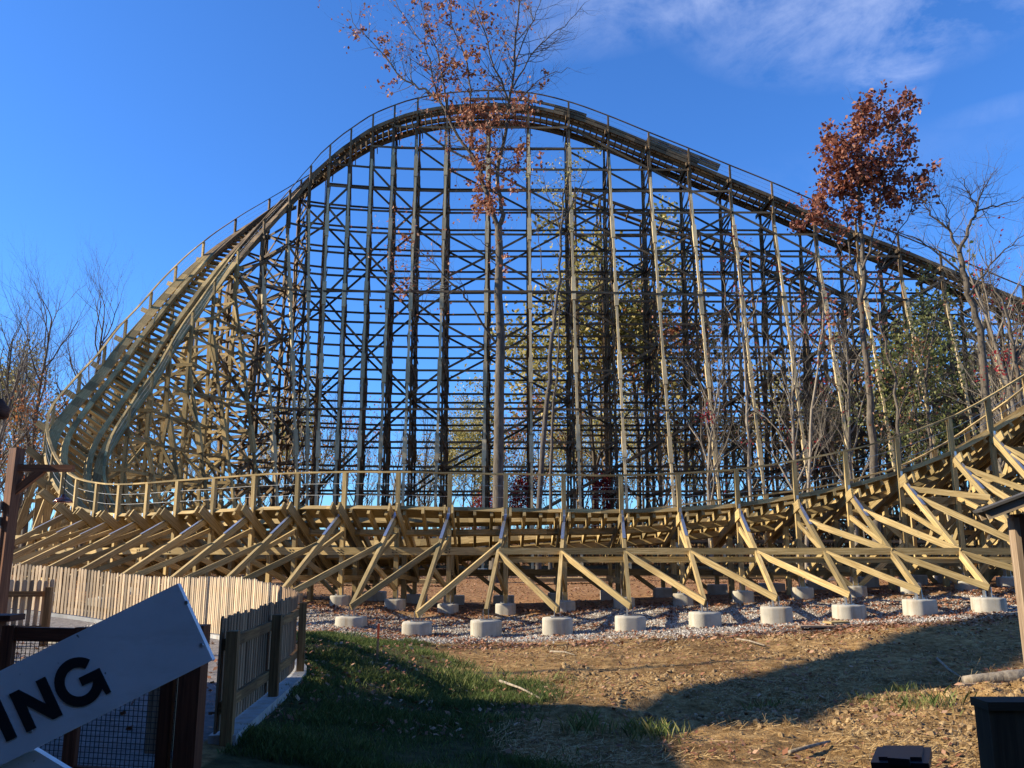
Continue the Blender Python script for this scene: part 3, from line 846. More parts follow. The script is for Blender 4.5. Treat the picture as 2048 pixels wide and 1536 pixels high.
# ------------------------------------------------------------------ picket fence round the queue yard
def path_pts(P_, step):
    out = []; acc_ = 0.0; nxt = 0.0
    for (x0, y0), (x1, y1) in zip(P_, P_[1:]):
        L_ = math.hypot(x1-x0, y1-y0)
        while nxt <= acc_+L_:
            f = (nxt-acc_)/L_; out.append((x0+(x1-x0)*f, y0+(y1-y0)*f, (x1-x0)/L_, (y1-y0)/L_)); nxt += step
        acc_ += L_
    return out
def smooth_path(P_, it=3):
    for _ in range(it):
        q_ = [P_[0]]
        for a, b_ in zip(P_, P_[1:]):
            q_.append((a[0]*.75+b_[0]*.25, a[1]*.75+b_[1]*.25)); q_.append((a[0]*.25+b_[0]*.75, a[1]*.25+b_[1]*.75))
        q_.append(P_[-1]); P_ = q_
    return P_
def picket_mesh(mb, x, y, tx, ty, z0, z1, off):
    """one round-topped picket, as its own little slab"""
    nx_, ny_ = ty, -tx
    w_ = .038+random.uniform(-.004, .003); th = .009
    prof = [(-w_, z0), (w_, z0), (w_, z1-.045), (w_*.82, z1-.018), (w_*.4, z1), (-w_*.4, z1), (-w_*.82, z1-.018), (-w_, z1-.045)]
    tw = random.uniform(-.06, .06); k = len(mb.v); r0 = random.random()*50; r1 = random.random()*50; n = len(prof)
    for s in (-1, 1):
        for a, z in prof:
            tl = (z-z0)*tw*.3
            mb.v.append((x+tx*(a+tl)+nx_*(off+th*s), y+ty*(a+tl)+ny_*(off+th*s), z))
    mb.f.append(tuple(k+i for i in reversed(range(n)))); mb.uv.extend([(r0+prof[i][1], r1+prof[i][0]) for i in reversed(range(n))]); mb.mi.append(0)
    mb.f.append(tuple(k+n+i for i in range(n))); mb.uv.extend([(r0+prof[i][1], r1+prof[i][0]) for i in range(n)]); mb.mi.append(0)
    for i in range(n):
        j = (i+1) % n; mb.f.append((k+i, k+j, k+n+j, k+n+i)); mb.uv.extend([(r0+prof[i][1], r1), (r0+prof[j][1], r1), (r0+prof[j][1], r1+.02), (r0+prof[i][1], r1+.02)]); mb.mi.append(0)
def make_fence(name, label, P_, top=1.2, gap=.118, post_every=2.15, origin=None, posts=True):
    pts = path_pts(P_, gap); x0, y0 = P_[0]
    root = empty(name, (x0, y0, g1(x0, y0))); tag(root, label, 'fence'); O_ = root.location.copy()
    def fin(mb, nm, mat, par=None):
        mb.v = [(a-O_.x, b_-O_.y, c_-O_.z) for a, b_, c_ in mb.v]; return mb.build(nm, mat, par or root)
    tp = lambda y: top-.12*(1-float(sm(9, 18, y)))
    per = max(1, int(round(post_every/gap)))
    for k in range(0, len(pts)-1, per):
        seg = pts[k:k+per+1]; mb = MB()
        for (x, y, tx, ty) in seg[:-1] if k+per < len(pts)-1 else seg:
            g_ = g1(x, y)
            picket_mesh(mb, x, y, tx, ty, g_+.09, g_+tp(y)+random.uniform(-.022, .018), .0)
        fin(mb, 'picket_panel', M['picket_shaded'] if seg[0][1] < 12.2 else M['picket'])  # near panels use the shade-darkened copy of the same pickets
        rm = MB(); nn = 3
        idx = [int(j) for j in np.linspace(0, len(seg)-1, nn+1)]
        for z in (.30, None):
            for a, b_ in zip(idx, idx[1:]):
                if a == b_: continue
                A, B_ = seg[a], seg[b_]; zz_ = z or tp(A[1])-.24
                rm.beam(V((A[0]+A[3]*.032, A[1]-A[2]*.032, g1(A[0], A[1])+zz_)), V((B_[0]+B_[3]*.032, B_[1]-B_[2]*.032, g1(B_[0], B_[1])+zz_)), .04, .10)
        fin(rm, 'fence_rail', M['fencewood'])
    if posts:
        for k in range(0, len(pts), per):
            x, y, tx, ty = pts[k]; mb = MB(); g_ = g1(x, y); c_ = V((x+ty*.10, y-tx*.10, 0))
            mb.beamd(V((c_.x, c_.y, g_-.2)), V((c_.x, c_.y, g_+tp(y)-.12)), (tx, ty, 0), .10, .10)
            fin(mb, 'fence_post', M['fencewood'])
    return root
FP = smooth_path([(-2.62, 7.75), (-2.84, 10.2), (-2.98, 11.8), (-3.25, 12.9), (-4.0, 14.2), (-5.1, 15.95), (-7.1, 18.7), (-8.8, 19.95), (-10.5, 20.9), (-12.2, 21.5), (-14, 22)], 2)
make_fence('picket_fence', 'long curved fence of pale cedar pickets with rounded tops around the queue yard', FP)
FQ = [(-10.6, 15.2), (-8.35, 15.45)]
make_fence('picket_fence', 'short straight length of picket fence inside the yard beside the brown lamp post', FQ, 1.17, .118, 2.3)
# kerb under the fence on the lawn side
mb = MB(); cp = path_pts(FP, .4)
for a, b_ in zip(cp, cp[1:]):
    A = V((a[0]+a[3]*.06, a[1]-a[2]*.06, g1(a[0], a[1])-.03)); B_ = V((b_[0]+b_[3]*.06, b_[1]-b_[2]*.06, g1(b_[0], b_[1])-.03))
    mb.beam(A, B_+(B_-A)*.01, .24, .2)
kb = mb.build('fence_kerb', M['curb']); tag(kb, 'low concrete kerb running under the curved picket fence beside the grass', 'kerb')
o = footing(V((-8.2, 16.2, .24)), .45, .12, .4, 'low concrete slab inside the yard in front of the pickets', None, False)
o.scale = (1.5, 1, 1)

# ------------------------------------------------------------------ mesh gate, near left
gate = empty('mesh_gate', (-3.1, 6.3, .25)); tag(gate, 'dark red timber gate filled with square wire mesh behind the white sign', 'gate'); O_ = gate.location.copy()
def gb(mb, nm, mat, par=None):
    mb.v = [(a-O_.x, b_-O_.y, c_-O_.z) for a, b_, c_ in mb.v]; return mb.build(nm, mat, par or gate)
gl, gr = V((-3.84, 6.5, 0)), V((-2.40, 6.2, 0))
def at_(f, z, dy=0): p = gl.lerp(gr, f); return V((p.x, p.y+dy, z))
for z, h in ((1.38, .10), (.42, .12)):
    mb = MB(); mb.beam(at_(0, z), at_(1, z), .05, h); gb(mb, 'gate_rail', M['redwood'])
for f in (.035, .46, .965):
    mb = MB(); mb.beam(at_(f, .36, -.02), at_(f, 1.44, -.02), .09, .055); gb(mb, 'gate_stile', M['redwood'])
mb = MB(); n_ = 40
for k in range(n_+1): mb.beam(at_(k/n_, .42, .02), at_(k/n_, 1.38, .02), .004, .004)
for k in range(27): mb.beam(at_(0, .42+k*.037, .026), at_(1, .42+k*.037, .026), .004, .004)
gb(mb, 'wire_mesh', M['darkmetal'])
for (p, lab, cw) in ((V((-3.97, 6.52, 0)), 'thick dark post with flat cap board at the left end of the mesh gate', .30), (V((-2.27, 6.17, 0)), 'thick dark red post without cap at the right end of the mesh gate', 0)):
    po = empty('gate_post', (p.x, p.y, .2)); tag(po, lab, 'post')
    mb = MB(); mb.beam((0, 0, -.1), (0, 0, 1.27), .15, .15); mb.build('shaft', M['redwood'], po)
    if cw: mb = MB(); mb.beam((-.12, 0, 1.295), (.20, 0, 1.295), .2, .045); mb.build('cap_board', M['redwood'], po)
for k, (u, yy, lab) in enumerate(((318, 7.3, 'left of the three square brown posts seen through the gate mesh'), (347, 7.45, 'middle of the three square brown posts seen through the gate mesh'), (380, 7.2, 'right of the three square brown posts seen through the gate mesh'))):
    x = (u-1024)/F*yy*.95; mb = MB(); mb.beam((0, 0, -.1), (0, 0, 1.0-.04*k), .11, .11); o = mb.build('wooden_post', M['oldboard']); o.location = (x, yy, g1(x, yy))
    tag(o, lab, 'post', 'square posts behind the mesh gate')

# ------------------------------------------------------------------ white crossing sign close to the viewer
SY = 2.4
c0 = un(-90, 1520, SY)
sign = empty('crossing_sign', (c0.x, SY, .2)); tag(sign, 'white crossed board sign with bold black capitals ING close to the viewer', 'sign')
def slab(pts_px, y0, y1, name, mat, par, bev=0):
    mb = MB(); n = len(pts_px); k = 0
    P0 = [un(u, v, y0) for u, v in pts_px]; s_ = [V((p.x, y1, p.z)) for p in P0]
    for p in P0+s_: mb.v.append((p.x-sign.location.x, p.y-sign.location.y, p.z-sign.location.z))
    mb.f.append(tuple(range(n))); mb.uv.extend([(0, 0)]*n); mb.mi.append(0)
    mb.f.append(tuple(reversed(range(n, 2*n)))); mb.uv.extend([(0, 0)]*n); mb.mi.append(0)
    for i in range(n):
        j = (i+1) % n; mb.f.append((i, n+i, n+j, j)); mb.uv.extend([(0, 0)]*4); mb.mi.append(0)
    return mb.build(name, mat, par)
e1 = (.897, -.442); e2 = (-.416, -.909)
sb = slab([(-560, 1617), (-490, 1776), (425, 1320), (355, 1167)], SY, SY+.022, 'board', M['white'], sign)
A_ = (80, 1506); dd = (.853, .522)
slab([(A_[0]-dd[0]*620, A_[1]-dd[1]*620), (A_[0]+dd[0]*480, A_[1]+dd[1]*480), (A_[0]+dd[0]*480-87, A_[1]+dd[1]*480+143), (A_[0]-dd[0]*620-87, A_[1]-dd[1]*620+143)], SY+.026, SY+.048, 'board', M['white'], sign)
mb = MB(); mb.beam((0, .07, 0), (0, .07, c0.z-.2+.1), .09, .04); mb.build('sign_pole', M['redwood'], sign)
mb = MB()
for u, v in ((372, 1205), (402, 1290), (20, 1392), (60, 1462)):
    q_ = un(u, v, SY-.003)-sign.location; n_ = 10; k_ = len(mb.v)
    for r_, yy in ((.006, 0), (.005, -.002)):
        for j in range(n_): mb.v.append((q_.x+r_*math.cos(j*.6283), q_.y+.003+yy-.001, q_.z+r_*math.sin(j*.6283)))
    for j in range(n_): mb.f.append((k_+j, k_+(j+1) % n_, k_+n_+(j+1) % n_, k_+n_+j)); mb.uv.extend([(0, 0)]*4); mb.mi.append(0)
    mb.f.append(tuple(k_+n_+j for j in range(n_))); mb.uv.extend([(0, 0)]*n_); mb.mi.append(0)
mb.build('screws', M['steel'], sb)
Hh = 84.0
def loc(o, x, y): return (o[0]+(e1[0]*x+e2[0]*y)*Hh, o[1]+(e1[1]*x+e2[1]*y)*Hh)
def letter(o, poly):
    l_ = slab([loc(o, x, y) for x, y in poly], SY-.0035, SY-.0005, 'letter', M['letters'], sb)
    l_.location = (0, 0, 0); return l_
letter((13, 1484), [(0, 0), (.27, 0), (.27, 1), (0, 1)])
letter((53, 1465), [(0, 0), (.25, 0), (.25, .60), (.70, 0), (.95, 0), (.95, 1), (.70, 1), (.70, .40), (.25, 1), (0, 1)])
g = []
for k in range(31): t = R(38+(332-38)*k/30); g.append((.585*math.cos(t), .585*math.sin(t)))
g = g[:-1]
g += [(.44, -.385), (.47, -.56), (.60, -.56), (.585, .085), (.04, .085), (.04, -.125), (.33, -.125)]
for k in range(31): t = R(318-(318-38)*k/30); g.append((.345*math.cos(t), .345*math.sin(t)))
letter((157, 1364), g)

# ------------------------------------------------------------------ lamp post with arm, left
LY = 13.5; lx = (30-1024)/F*LY
base = un(30, 940, LY)
lp = empty('lamp_post', (base.x, LY, g1(base.x, LY))); tag(lp, 'brown timber post with side arm, conduit and small copper barn lamp', 'lamp post')
def Lp(u, v, dy=0): p = un(u, v, LY); return V((p.x, LY+dy, p.z))-lp.location
ztop = Lp(30, 897).z
mb = MB(); mb.beamd((0, 0, -.2), (0, 0, ztop), V((1, -.42, 0)).normalized(), .165, .165); mb.build('post', M['brownpost'], lp)
mb = MB(); a = Lp(36, 936); b_ = Lp(147, 937); mb.beam(V((.05, 0, a.z)), b_, .09, .115); mb.build('arm', M['brownpost'], lp)
mb = MB(); mb.beam(V((.03, 0, Lp(33, 985).z)), V((.46, 0, a.z-.03)), .08, .12); mb.build('arm_brace', M['brownpost'], lp)
mb = MB(); q_ = Lp(126, 1005); mb.tube([V((q_.x, 0, a.z-.04)), V((q_.x, 0, q_.z+.06))], [.008, .008], 6); mb.build('lamp_stem', M['darkmetal'], lp)
mb = MB(); mb.lathe((q_.x, 0, q_.z), [(.142, 0), (.148, .01), (.13, .04), (.09, .07), (.04, .09), (.03, .13)], 24); o = mb.build('lamp_shade', M['copper'], lp, True)
mb = MB(); mb.tube([V((-.13, -.08, -.1)), V((-.12, -.08, Lp(10, 1010).z))], [.02, .02], 8); mb.build('conduit', M['steel'], lp)
for u, v in ((14, 1012), (8, 1043)):
    z = Lp(u, v).z; mb = MB(); mb.beam(V((-.13, -.085, z-.07)), V((-.13, -.085, z+.07)), .08, .07); mb.build('junction_box', M['steel'], lp)
ln = un(-3, 838, 8); lo = empty('hanging_lantern', (ln.x, 8, ln.z)); tag(lo, 'dark red lantern on a thin pole at the left edge above the brown post', 'lantern')
mb = MB(); mb.lathe((0, 0, 0), [(.05, 0), (.085, .02), (.085, .11), (.05, .15), (.02, .2)], 16); mb.build('lantern_body', M['redwood'], lo, True)
mb = MB(); mb.tube([V((0, 0, -(ln.z-.25))), V((0, 0, 0))], [.02, .02], 8); mb.build('pole', M['redwood'], lo)

# ------------------------------------------------------------------ brown board kiosk at the right edge
KY = 5.0; w0 = un(2021, 1034, KY+.14).x; zt = un(2021, 1034, KY).z+.02; r0_ = un(2010, 1030, KY-.08)
sh = empty('notice_kiosk', (w0+.6, KY, 0)); sh.rotation_euler.z = R(-16); tag(sh, 'red brown board kiosk with little sloping roof at the right edge', 'kiosk'); Q_ = sh.location.copy(); sh.location.x += -.05; sh.location.y -= .1
mb = MB()
for k in range(8): mb.beam(V((w0+.075+.15*k, KY+.06+random.uniform(-.003, .003), .1))-Q_, V((w0+.075+.15*k, KY+.06, zt+.06*min(k, 8-k)))-Q_, .145, .11, up=(0, 1, 0))
mb.build('wall', M['brownpost'], sh)
mb = MB(); mb.beam(V((w0+.012, KY+.06, .1))-Q_, V((w0+.012, KY+.06, zt-.02))-Q_, .03, .135, up=(0, 1, 0)); mb.build('corner_trim', M['oldboard'], sh)
r1_ = V((w0+.6, KY, r0_.z+.29)); r2_ = V((2*r1_.x-r0_.x, KY, r0_.z)); mb = MB()
for yy in (-.08, .08):
    for e in (r0_, r2_): mb.beam(V((e.x-Q_.x, yy, e.z)), V((0, yy, r1_.z)), .025, .05)
mb.build('fascia', M['picket'], sh); mb = MB()
for e, s_ in ((r0_, -1), (r2_, 1)): mb.beam(V((e.x-Q_.x+.03*s_, .0, e.z+.03)), V((0, .0, r1_.z+.05)), .22, .015)
mb.build('roof', M['shingle'], sh)
# dark timber block and black bin at the lower right
bx = un(1942, 1393, 3.32)
o = empty('queue_pillar', (bx.x+.2, 3.26, .1)); tag(o, 'plain dark brown timber pillar in the shade at the lower right corner', 'pillar')
mb = MB()
for k in range(3): mb.beam((-.2+.135*k+.0675, 0, 0), (-.2+.135*k+.0675, 0, bx.z-.13), .13, .10, up=(0, 1, 0))
mb.build('shaft', M['darkbox'], o); mb = MB(); mb.beam((-.205, 0, bx.z-.115), (.21, 0, bx.z-.115), .12, .03); mb.build('cap_board', M['darkbox'], o)
bb = un(1850, 1522, 2.6)
o = empty('litter_bin', (bb.x, 2.75, .1), R(-28)); tag(o, 'black plastic bin whose lid corner shows at the bottom edge', 'bin')
mb = MB(); mb.beam((0, 0, 0), (0, 0, bb.z-.15), .14, .2); mb.build('body', M['black'], o)
mb = MB(); mb.beam((-.08, 0, bb.z-.135), (.08, 0, bb.z-.12), .23, .022); mb.beam((-.06, 0, bb.z-.118), (.06, 0, bb.z-.106), .17, .012); mb.beam((-.03, -.125, bb.z-.11), (.03, -.125, bb.z-.108), .03, .02); mb.build('lid', M['black'], o)
mb = MB()
for k in range(5): mb.beam((-.06+.03*k, -.103, .1), (-.06+.03*k, -.103, bb.z-.2), .006, .006, up=(0, 1, 0))
mb.build('ribs', M['black'], o)

# ------------------------------------------------------------------ survey stake, boards, logs
st = empty('survey_stake', (-2.27, 14.5, g1(-2.27, 14.5))); tag(st, 'thin wooden survey stake with orange tip standing in the grass', 'stake')
mb = MB(); mb.beam((0, 0, -.1), (.01, 0, .36), .035, .014); mb.build('shaft', M['oldboard'], st)
mb = MB(); mb.beam((.01, 0, .36), (.012, 0, .60), .037, .016); mb.build('orange_tip', M['orange'], st)
def board(u, v, Y_, L_, w_, h_, yaw, label, mat='oldboard', group='offcut boards lying on the ground', cat='board', name='board', dz=0):
    p = un(u, v, Y_); mb = MB(); mb.beam((-L_/2, 0, h_/2), (L_/2, 0, h_/2), w_, h_); o = mb.build(name, M[mat]); o.location = (p.x, Y_, g1(p.x, Y_)+.02+dz); o.rotation_euler = (random.uniform(-.03, .03), random.uniform(-.02, .02), yaw)
    tag(o, label, cat, group); return o
board(1640, 1247, 18.6, 1.0, .24, .035, .12, 'weathered grey green board lying flat on the gravel beside the leaves', 'oldboard')
board(1672, 1240, 18.9, .5, .28, .04, .35, 'short board lying askew over the longer grey green board', 'pine', dz=.04)
board(1600, 1245, 18.9, .7, .1, .03, -.1, 'thin board lying left of the grey green board', 'oldboard')
def log(pts_px, Y_, r0, r1, label, name='log', mat='barkpale'):
    P_ = []
    for k, (u, v) in enumerate(pts_px):
        p = un(u, v, Y_[k] if isinstance(Y_, list) else Y_); r_ = r0+(r1-r0)*k/(len(pts_px)-1); P_.append(V((p.x, p.y, g1(p.x, p.y)+r_*.8+.02)))
    mb = MB(); rr = [(r0+(r1-r0)*k/(len(P_)-1))*random.uniform(.85, 1.15) for k in range(len(P_))]
    c_ = P_[0].copy(); mb.tube([p-c_ for p in P_], rr, 9, cap=True); o = mb.build(name, M[mat], None, True); o.location = c_; tag(o, label, 'log' if name == 'log' else 'branch'); return o
log([(1925, 1338), (1950, 1334), (1985, 1334), (2020, 1332), (2070, 1330)], 12.4, .07, .11, 'bleached pale log lying in the rough ground by the shed')
board(1985, 1352, 11.9, .9, .14, .1, .05, 'short sawn timber lying just below the pale log', 'oldboard', None, 'timber')
for k, (a, lab) in enumerate((([(1475, 1294), (1500, 1298), (1530, 1306)], 'pale splintered branch on the dirt above the dark shadow band'), ([(1876, 1334), (1900, 1350), (1925, 1362)], 'slanting pale stick left of the bleached log'),
                              ([(1580, 1512), (1620, 1498), (1660, 1486)], 'brown twig lying on the foreground dirt'), ([(1000, 1355), (1040, 1370), (1080, 1392)], 'long thin dry stick beside the shaded hollow'),
                              ([(1100, 1300), (1130, 1302), (1150, 1308)], 'short bleached stick below the middle footings'))):
    yy = []
    for (u, v) in a:
        c_ = (768-v)/F; rt_ = (math.sin(PITCH)+math.cos(PITCH)*c_)/(math.cos(PITCH)-math.sin(PITCH)*c_); yy.append(-(2.0-.1)/rt_)
    log(a, yy, .022, .012, lab, 'stick', 'barkpale')
# building site clutter far behind the turn
def lumber(x, y, L_, n, w_, yaw, label):
    mb = MB(); o_ = empty('lumber_stack', (x, y, g1(x, y)), yaw); tag(o_, label, 'lumber stack')
    for r_ in range(n):
        mb = MB()
        for k in range(w_): mb.beam((-L_/2+random.uniform(-.1, .1), k*.2, .12+r_*.06), (L_/2+random.uniform(-.15, .15), k*.2, .12+r_*.06), .18, .045)
        mb.build('board_layer', M['pine'], o_)
lumber(9.5, 34, 6, 3, 5, .02, 'low stack of pale boards on the ground behind the rising track')
lumber(15.5, 33, 5, 4, 5, -.05, 'taller stack of pale boards nearer the shed end of the site')
lumber(2.5, 36, 4, 3, 4, .1, 'small stack of boards behind the big central trunk')
lumber(-5.5, 35, 5, 3, 4, -.03, 'stack of boards left of the central trunk under the turn')
lumber(20.5, 31, 4, 3, 4, .08, 'short stack of boards at the far right of the site')
cr = empty('wire_crate', (11.6, 31.5, g1(11.6, 31.5))); tag(cr, 'grey wire crate standing among the posts of the rising turn', 'crate')
mb = MB()
for x in np.linspace(-.45, .45, 9):
    for y in (-.4, .4): mb.beam((x, y, 0), (x, y, 1.1), .015, .015)
for z in np.linspace(.02, 1.1, 9):
    for y in (-.4, .4): mb.beam((-.45, y, z), (.45, y, z), .015, .015)
    for x in (-.45, .45): mb.beam((x, -.4, z), (x, .4, z), .015, .015)
mb.build('mesh_sides', M['steel'], cr); mb = MB(); mb.beam((-.47, 0, .06), (.47, 0, .06), .82, .05); mb.build('floor', M['steel'], cr)

# ------------------------------------------------------------------ unseen light blockers added left of and behind the viewer (they shade the foreground, cut sky light)
def block(name, label, cat, x0, x1, y0, y1, h, roofh=.0):
    o = empty(name, ((x0+x1)/2, (y0+y1)/2, 0)); tag(o, label, cat); cx, cy = (x0+x1)/2, (y0+y1)/2
    mb = MB(); mb.beam((x0-cx, 0, h/2-.3), (x1-cx, 0, h/2-.3), y1-y0, h+.6); mb.build('wall', M['siding'], o)
    mb = MB(); ov = .3
    mb.beam((x0-cx-ov, 0, h+.08), (x1-cx+ov, 0, h+.08), y1-y0+2*ov, .14); mb.build('roof', M['shingle'], o)
    return o
block('foreground_shade_block', 'unseen brown block added at the left to shade the foreground', 'light blocker', -24, -9.1, -4, 10.5, 5.5)  # added out of frame, edges set by the wanted ground shade
block('near_shade_block', 'unseen brown block added beside the viewer to shade the sign and pillar', 'light blocker', -13, -4.4, -9, 3.9, 6.4)  # added out of frame to keep sign, gate and pillar in shade
block('sky_block', 'unseen brown block added behind the viewer to cut sky light', 'light blocker', -4.0, 16, -11, -3.5, 5.6)  # added to hide sky from the timber faces turned to the viewer
ch = empty('band_shade_beam', (-20.2, 13.3, 0)); tag(ch, 'unseen sloping beam added at the left to cast the shadow band', 'ramp')  # invented caster, slope worked back from the shadow band on the dirt
mb = MB(); mb.beam((.9, -4.4, 11.2), (-.9, 4.0, 18.4), 1.6, 1.25); mb.build('enclosure', M['siding'], ch)
for yy, zz in ((-3.9, 10.5), (0, 13.6), (3.4, 16.6)):
    mb = MB(); mb.beam((-yy*.18, yy, -.2), (-yy*.18, yy, zz), .16, .16); mb.build('post', M['siding'], ch)

# ------------------------------------------------------------------ loose ground cover
def px_ok(x, y, m=1.06):
    return np.abs(x) < .66*y*m+1
def scatter(n, x0, x1, y0, y1, fn=None, power=1):
    xs_, ys_ = [], []
    tot = 0
    while tot < n:
        x = RNG.uniform(x0, x1, n*2); y = y0+(y1-y0)*RNG.random(n*2)**power
        k = px_ok(x, y)
        if fn is not None: k &= RNG.random(n*2) < fn(x, y)
        x = x[k]; y = y[k]; xs_.append(x); ys_.append(y); tot += len(x)
        if len(x) == 0: break
    return np.concatenate(xs_)[:n], np.concatenate(ys_)[:n]
def flakes(name, mat, x, y, size, lift=.02, tiltmax=.7, asp=.6, parent=None, z=None):
    n = len(x); ang = RNG.uniform(0, 2*np.pi, n); s = size*RNG.uniform(.6, 1.3, n)
    ax = np.stack([np.cos(ang), np.sin(ang), RNG.uniform(-tiltmax, tiltmax, n)], -1); ay = np.stack([-np.sin(ang), np.cos(ang), RNG.uniform(-tiltmax, tiltmax, n)], -1)
    c_ = np.stack([x, y, (gz(x, y, True) if z is None else z)+lift*RNG.uniform(.5, 2, n)], -1)
    ax *= s[:, None]; ay *= (s*asp)[:, None]
    q_ = np.stack([c_-ax*.9, c_-ay, c_+ax, c_+ay], 1)
    return quads_obj(name, mat, q_, parent, RNG.random(n))
st_n = lambda x, y: np.clip(.1+.9*sm(-.04, .1, fbm(x*1.4+2, y*1.4-7)), 0, 1)*(grass_mask(x, y) < .8)
clump = lambda x, y: sm(-.08, .12, fbm(x*1.1+9, y*1.1))
x, y = scatter(19000, -9, 15, 17.6, 25, lambda x, y: clump(x, y)*.85+.15)
x2, y2 = scatter(26000, -30, 32, 24, 58, None, 1.3)
x3, y3 = scatter(1600, -3, 14, 8, 18.6, lambda x, y: np.clip(clump(x, y)*.6+.05+.6*sm(15.5, 18, y), 0, 1)*(grass_mask(x, y) < .8))
x4, y4 = scatter(1500, -6, 1, 9, 19, lambda x, y: grass_mask(x, y))
x5, y5 = scatter(900, -12, -2.9, 8, 20, inside_mask)
lf = flakes('fallen_leaves', M['litter'], np.concatenate([x, x2, x3, x4, x5]), np.concatenate([y, y2, y3, y4, y5]), .042, .02)
x, y = scatter(9000, -.6, 13, 7.8, 17.5, lambda x, y: st_n(x, y)); o = flakes('leaf_crumbs', M['litter'], x, y, .02, .008, .5); tag(o, 'small crumbled leaf scraps strewn over the foreground dirt', 'leaf litter', kind='stuff')
tag(lf, 'scattered dry red brown leaves covering gravel and dirt', 'leaf litter', kind='stuff')
x, y = scatter(32000, -10, 16, 17.6, 24.5, lambda x, y: gravel_mask(x, y)*(.35+.65*sm(-.05, .08, fbm(x*1.3-5, y*1.3)))+.01)
n = len(x); r_ = .022*RNG.uniform(.5, 1.6, n); z = gz(x, y, True); P_ = []
ang = RNG.uniform(0, 6.28, n); top_ = np.stack([x+r_*RNG.uniform(-.4, .4, n), y+r_*RNG.uniform(-.4, .4, n), z+r_*RNG.uniform(.7, 1.2, n)], -1)
ring = [np.stack([x+r_*np.cos(ang+k*1.57)*RNG.uniform(.7, 1.3, n), y+r_*np.sin(ang+k*1.57)*RNG.uniform(.7, 1.3, n), z-.004], -1) for k in range(4)]
tri = np.concatenate([np.stack([top_, ring[k], ring[(k+1) % 4]], 1) for k in range(4)]); tn = RNG.random(n)
o = quads_obj('gravel', M['stone'], tri, None, np.tile(tn, 4)); tag(o, 'pale crushed gravel bed around the concrete footings', 'gravel', kind='stuff')
# clods and churned soil
def cl_d(x, y): return np.clip(.05+.9*sm(.02, .16, fbm(x*.9+3, y*.9+5))+.8*np.exp(-((x-6.3)/2.4)**2-((y-10.8)/1.2)**2), 0, 1)*(grass_mask(x, y) < .5)
x, y = scatter(9000, -.5, 13, 8, 17.8, cl_d); n = len(x); r_ = np.clip(.017*RNG.exponential(.7, n)+.006, 0, .05); z = gz(x, y, True); ang = RNG.uniform(0, 6.28, n)
hz_ = r_*RNG.uniform(.5, 1.1, n); top_ = np.stack([x+r_*RNG.uniform(-.3, .3, n), y+r_*RNG.uniform(-.3, .3, n), z+hz_], -1)
def rg(f, hgt): return [np.stack([x+r_*f*np.cos(ang+k*1.0472)*RNG.uniform(.75, 1.25, n), y+r_*f*np.sin(ang+k*1.0472)*RNG.uniform(.75, 1.25, n), z+hz_*hgt*RNG.uniform(.8, 1.2, n)-.004], -1) for k in range(6)]
lo_, hi_ = rg(1, -.1), rg(.78, .62)
tri = np.concatenate([np.stack([top_, hi_[k], hi_[(k+1) % 6]], 1) for k in range(6)]+[np.stack([lo_[k], lo_[(k+1) % 6], hi_[(k+1) % 6]], 1) for k in range(6)]+[np.stack([lo_[k], hi_[(k+1) % 6], hi_[k]], 1) for k in range(6)])
o = quads_obj('soil_clods', M['clod'], tri, None, np.tile(RNG.random(n), 18)); tag(o, 'crumbly clods of turned brown soil in the foreground', 'soil', kind='stuff')
# straw and dry grass
def st_d(x, y): return np.clip(.12+.9*sm(-.02, .14, fbm(x*.8-4, y*.8+1)), 0, 1)*(grass_mask(x, y) < .9)*np.where(y < 13.5, 1, .35)
x, y = scatter(16000, -1, 12, 7.8, 18, st_d); n = len(x); ang = RNG.uniform(0, 6.28, n); L_ = RNG.uniform(.03, .14, n); up_ = RNG.exponential(.022, n)
z = gz(x, y, True)+.01; d_ = np.stack([np.cos(ang)*L_, np.sin(ang)*L_, up_], -1); s_ = np.stack([-np.sin(ang), np.cos(ang), np.zeros(n)], -1)*.0035
c_ = np.stack([x, y, z], -1); q_ = np.stack([c_-s_, c_+d_-s_*.4, c_+d_+s_*.4+np.array([0, 0, .003]), c_+s_+np.array([0, 0, .003])], 1)
o = quads_obj('dry_straw', M['straw'], q_, None, RNG.random(n)); tag(o, 'scattered dry straw and bleached grass stems on the dirt', 'straw', kind='stuff')
# lawn
def blades(x, y, h, wd):
    n = len(x); z = gz(x, y, True)-.01; ang = RNG.uniform(0, 6.28, n); hh = h*RNG.uniform(.4, 1.3, n); lean = RNG.uniform(.1, .8, n)*hh
    l2 = RNG.uniform(0, 6.28, n); b0 = np.stack([x-np.cos(ang)*wd, y-np.sin(ang)*wd, z], -1); b1 = np.stack([x+np.cos(ang)*wd, y+np.sin(ang)*wd, z], -1)
    m0 = (b0+b1)/2+np.stack([np.cos(l2)*lean*.4, np.sin(l2)*lean*.4, hh*.6], -1); w2 = (b1-b0)*.35
    t_ = (b0+b1)/2+np.stack([np.cos(l2)*lean, np.sin(l2)*lean, hh], -1)
    return np.stack([b0, b1, m0+w2, t_], 1)
x, y = scatter(62000, -6.5, 3.4, 7.4, 19.2, lambda x, y: grass_mask(x, y)*np.clip(1.7-y*.06, .3, 1)*(.12+.88*sm(-.12, .06, fbm(x*1.1+20, y*1.1))))
q_ = blades(x, y, .075*(.7+.6*sm(-.1, .1, fbm(x*1.5, y*1.5))), .0034); tn = np.clip(RNG.normal(.42, .18, len(x))+fbm(x*1.3, y*1.3)*.6, 0, 1)
o = quads_obj('lawn_grass', M['blade'], q_, None, tn); tag(o, 'uneven green grass beside the picket fence', 'grass', kind='stuff')
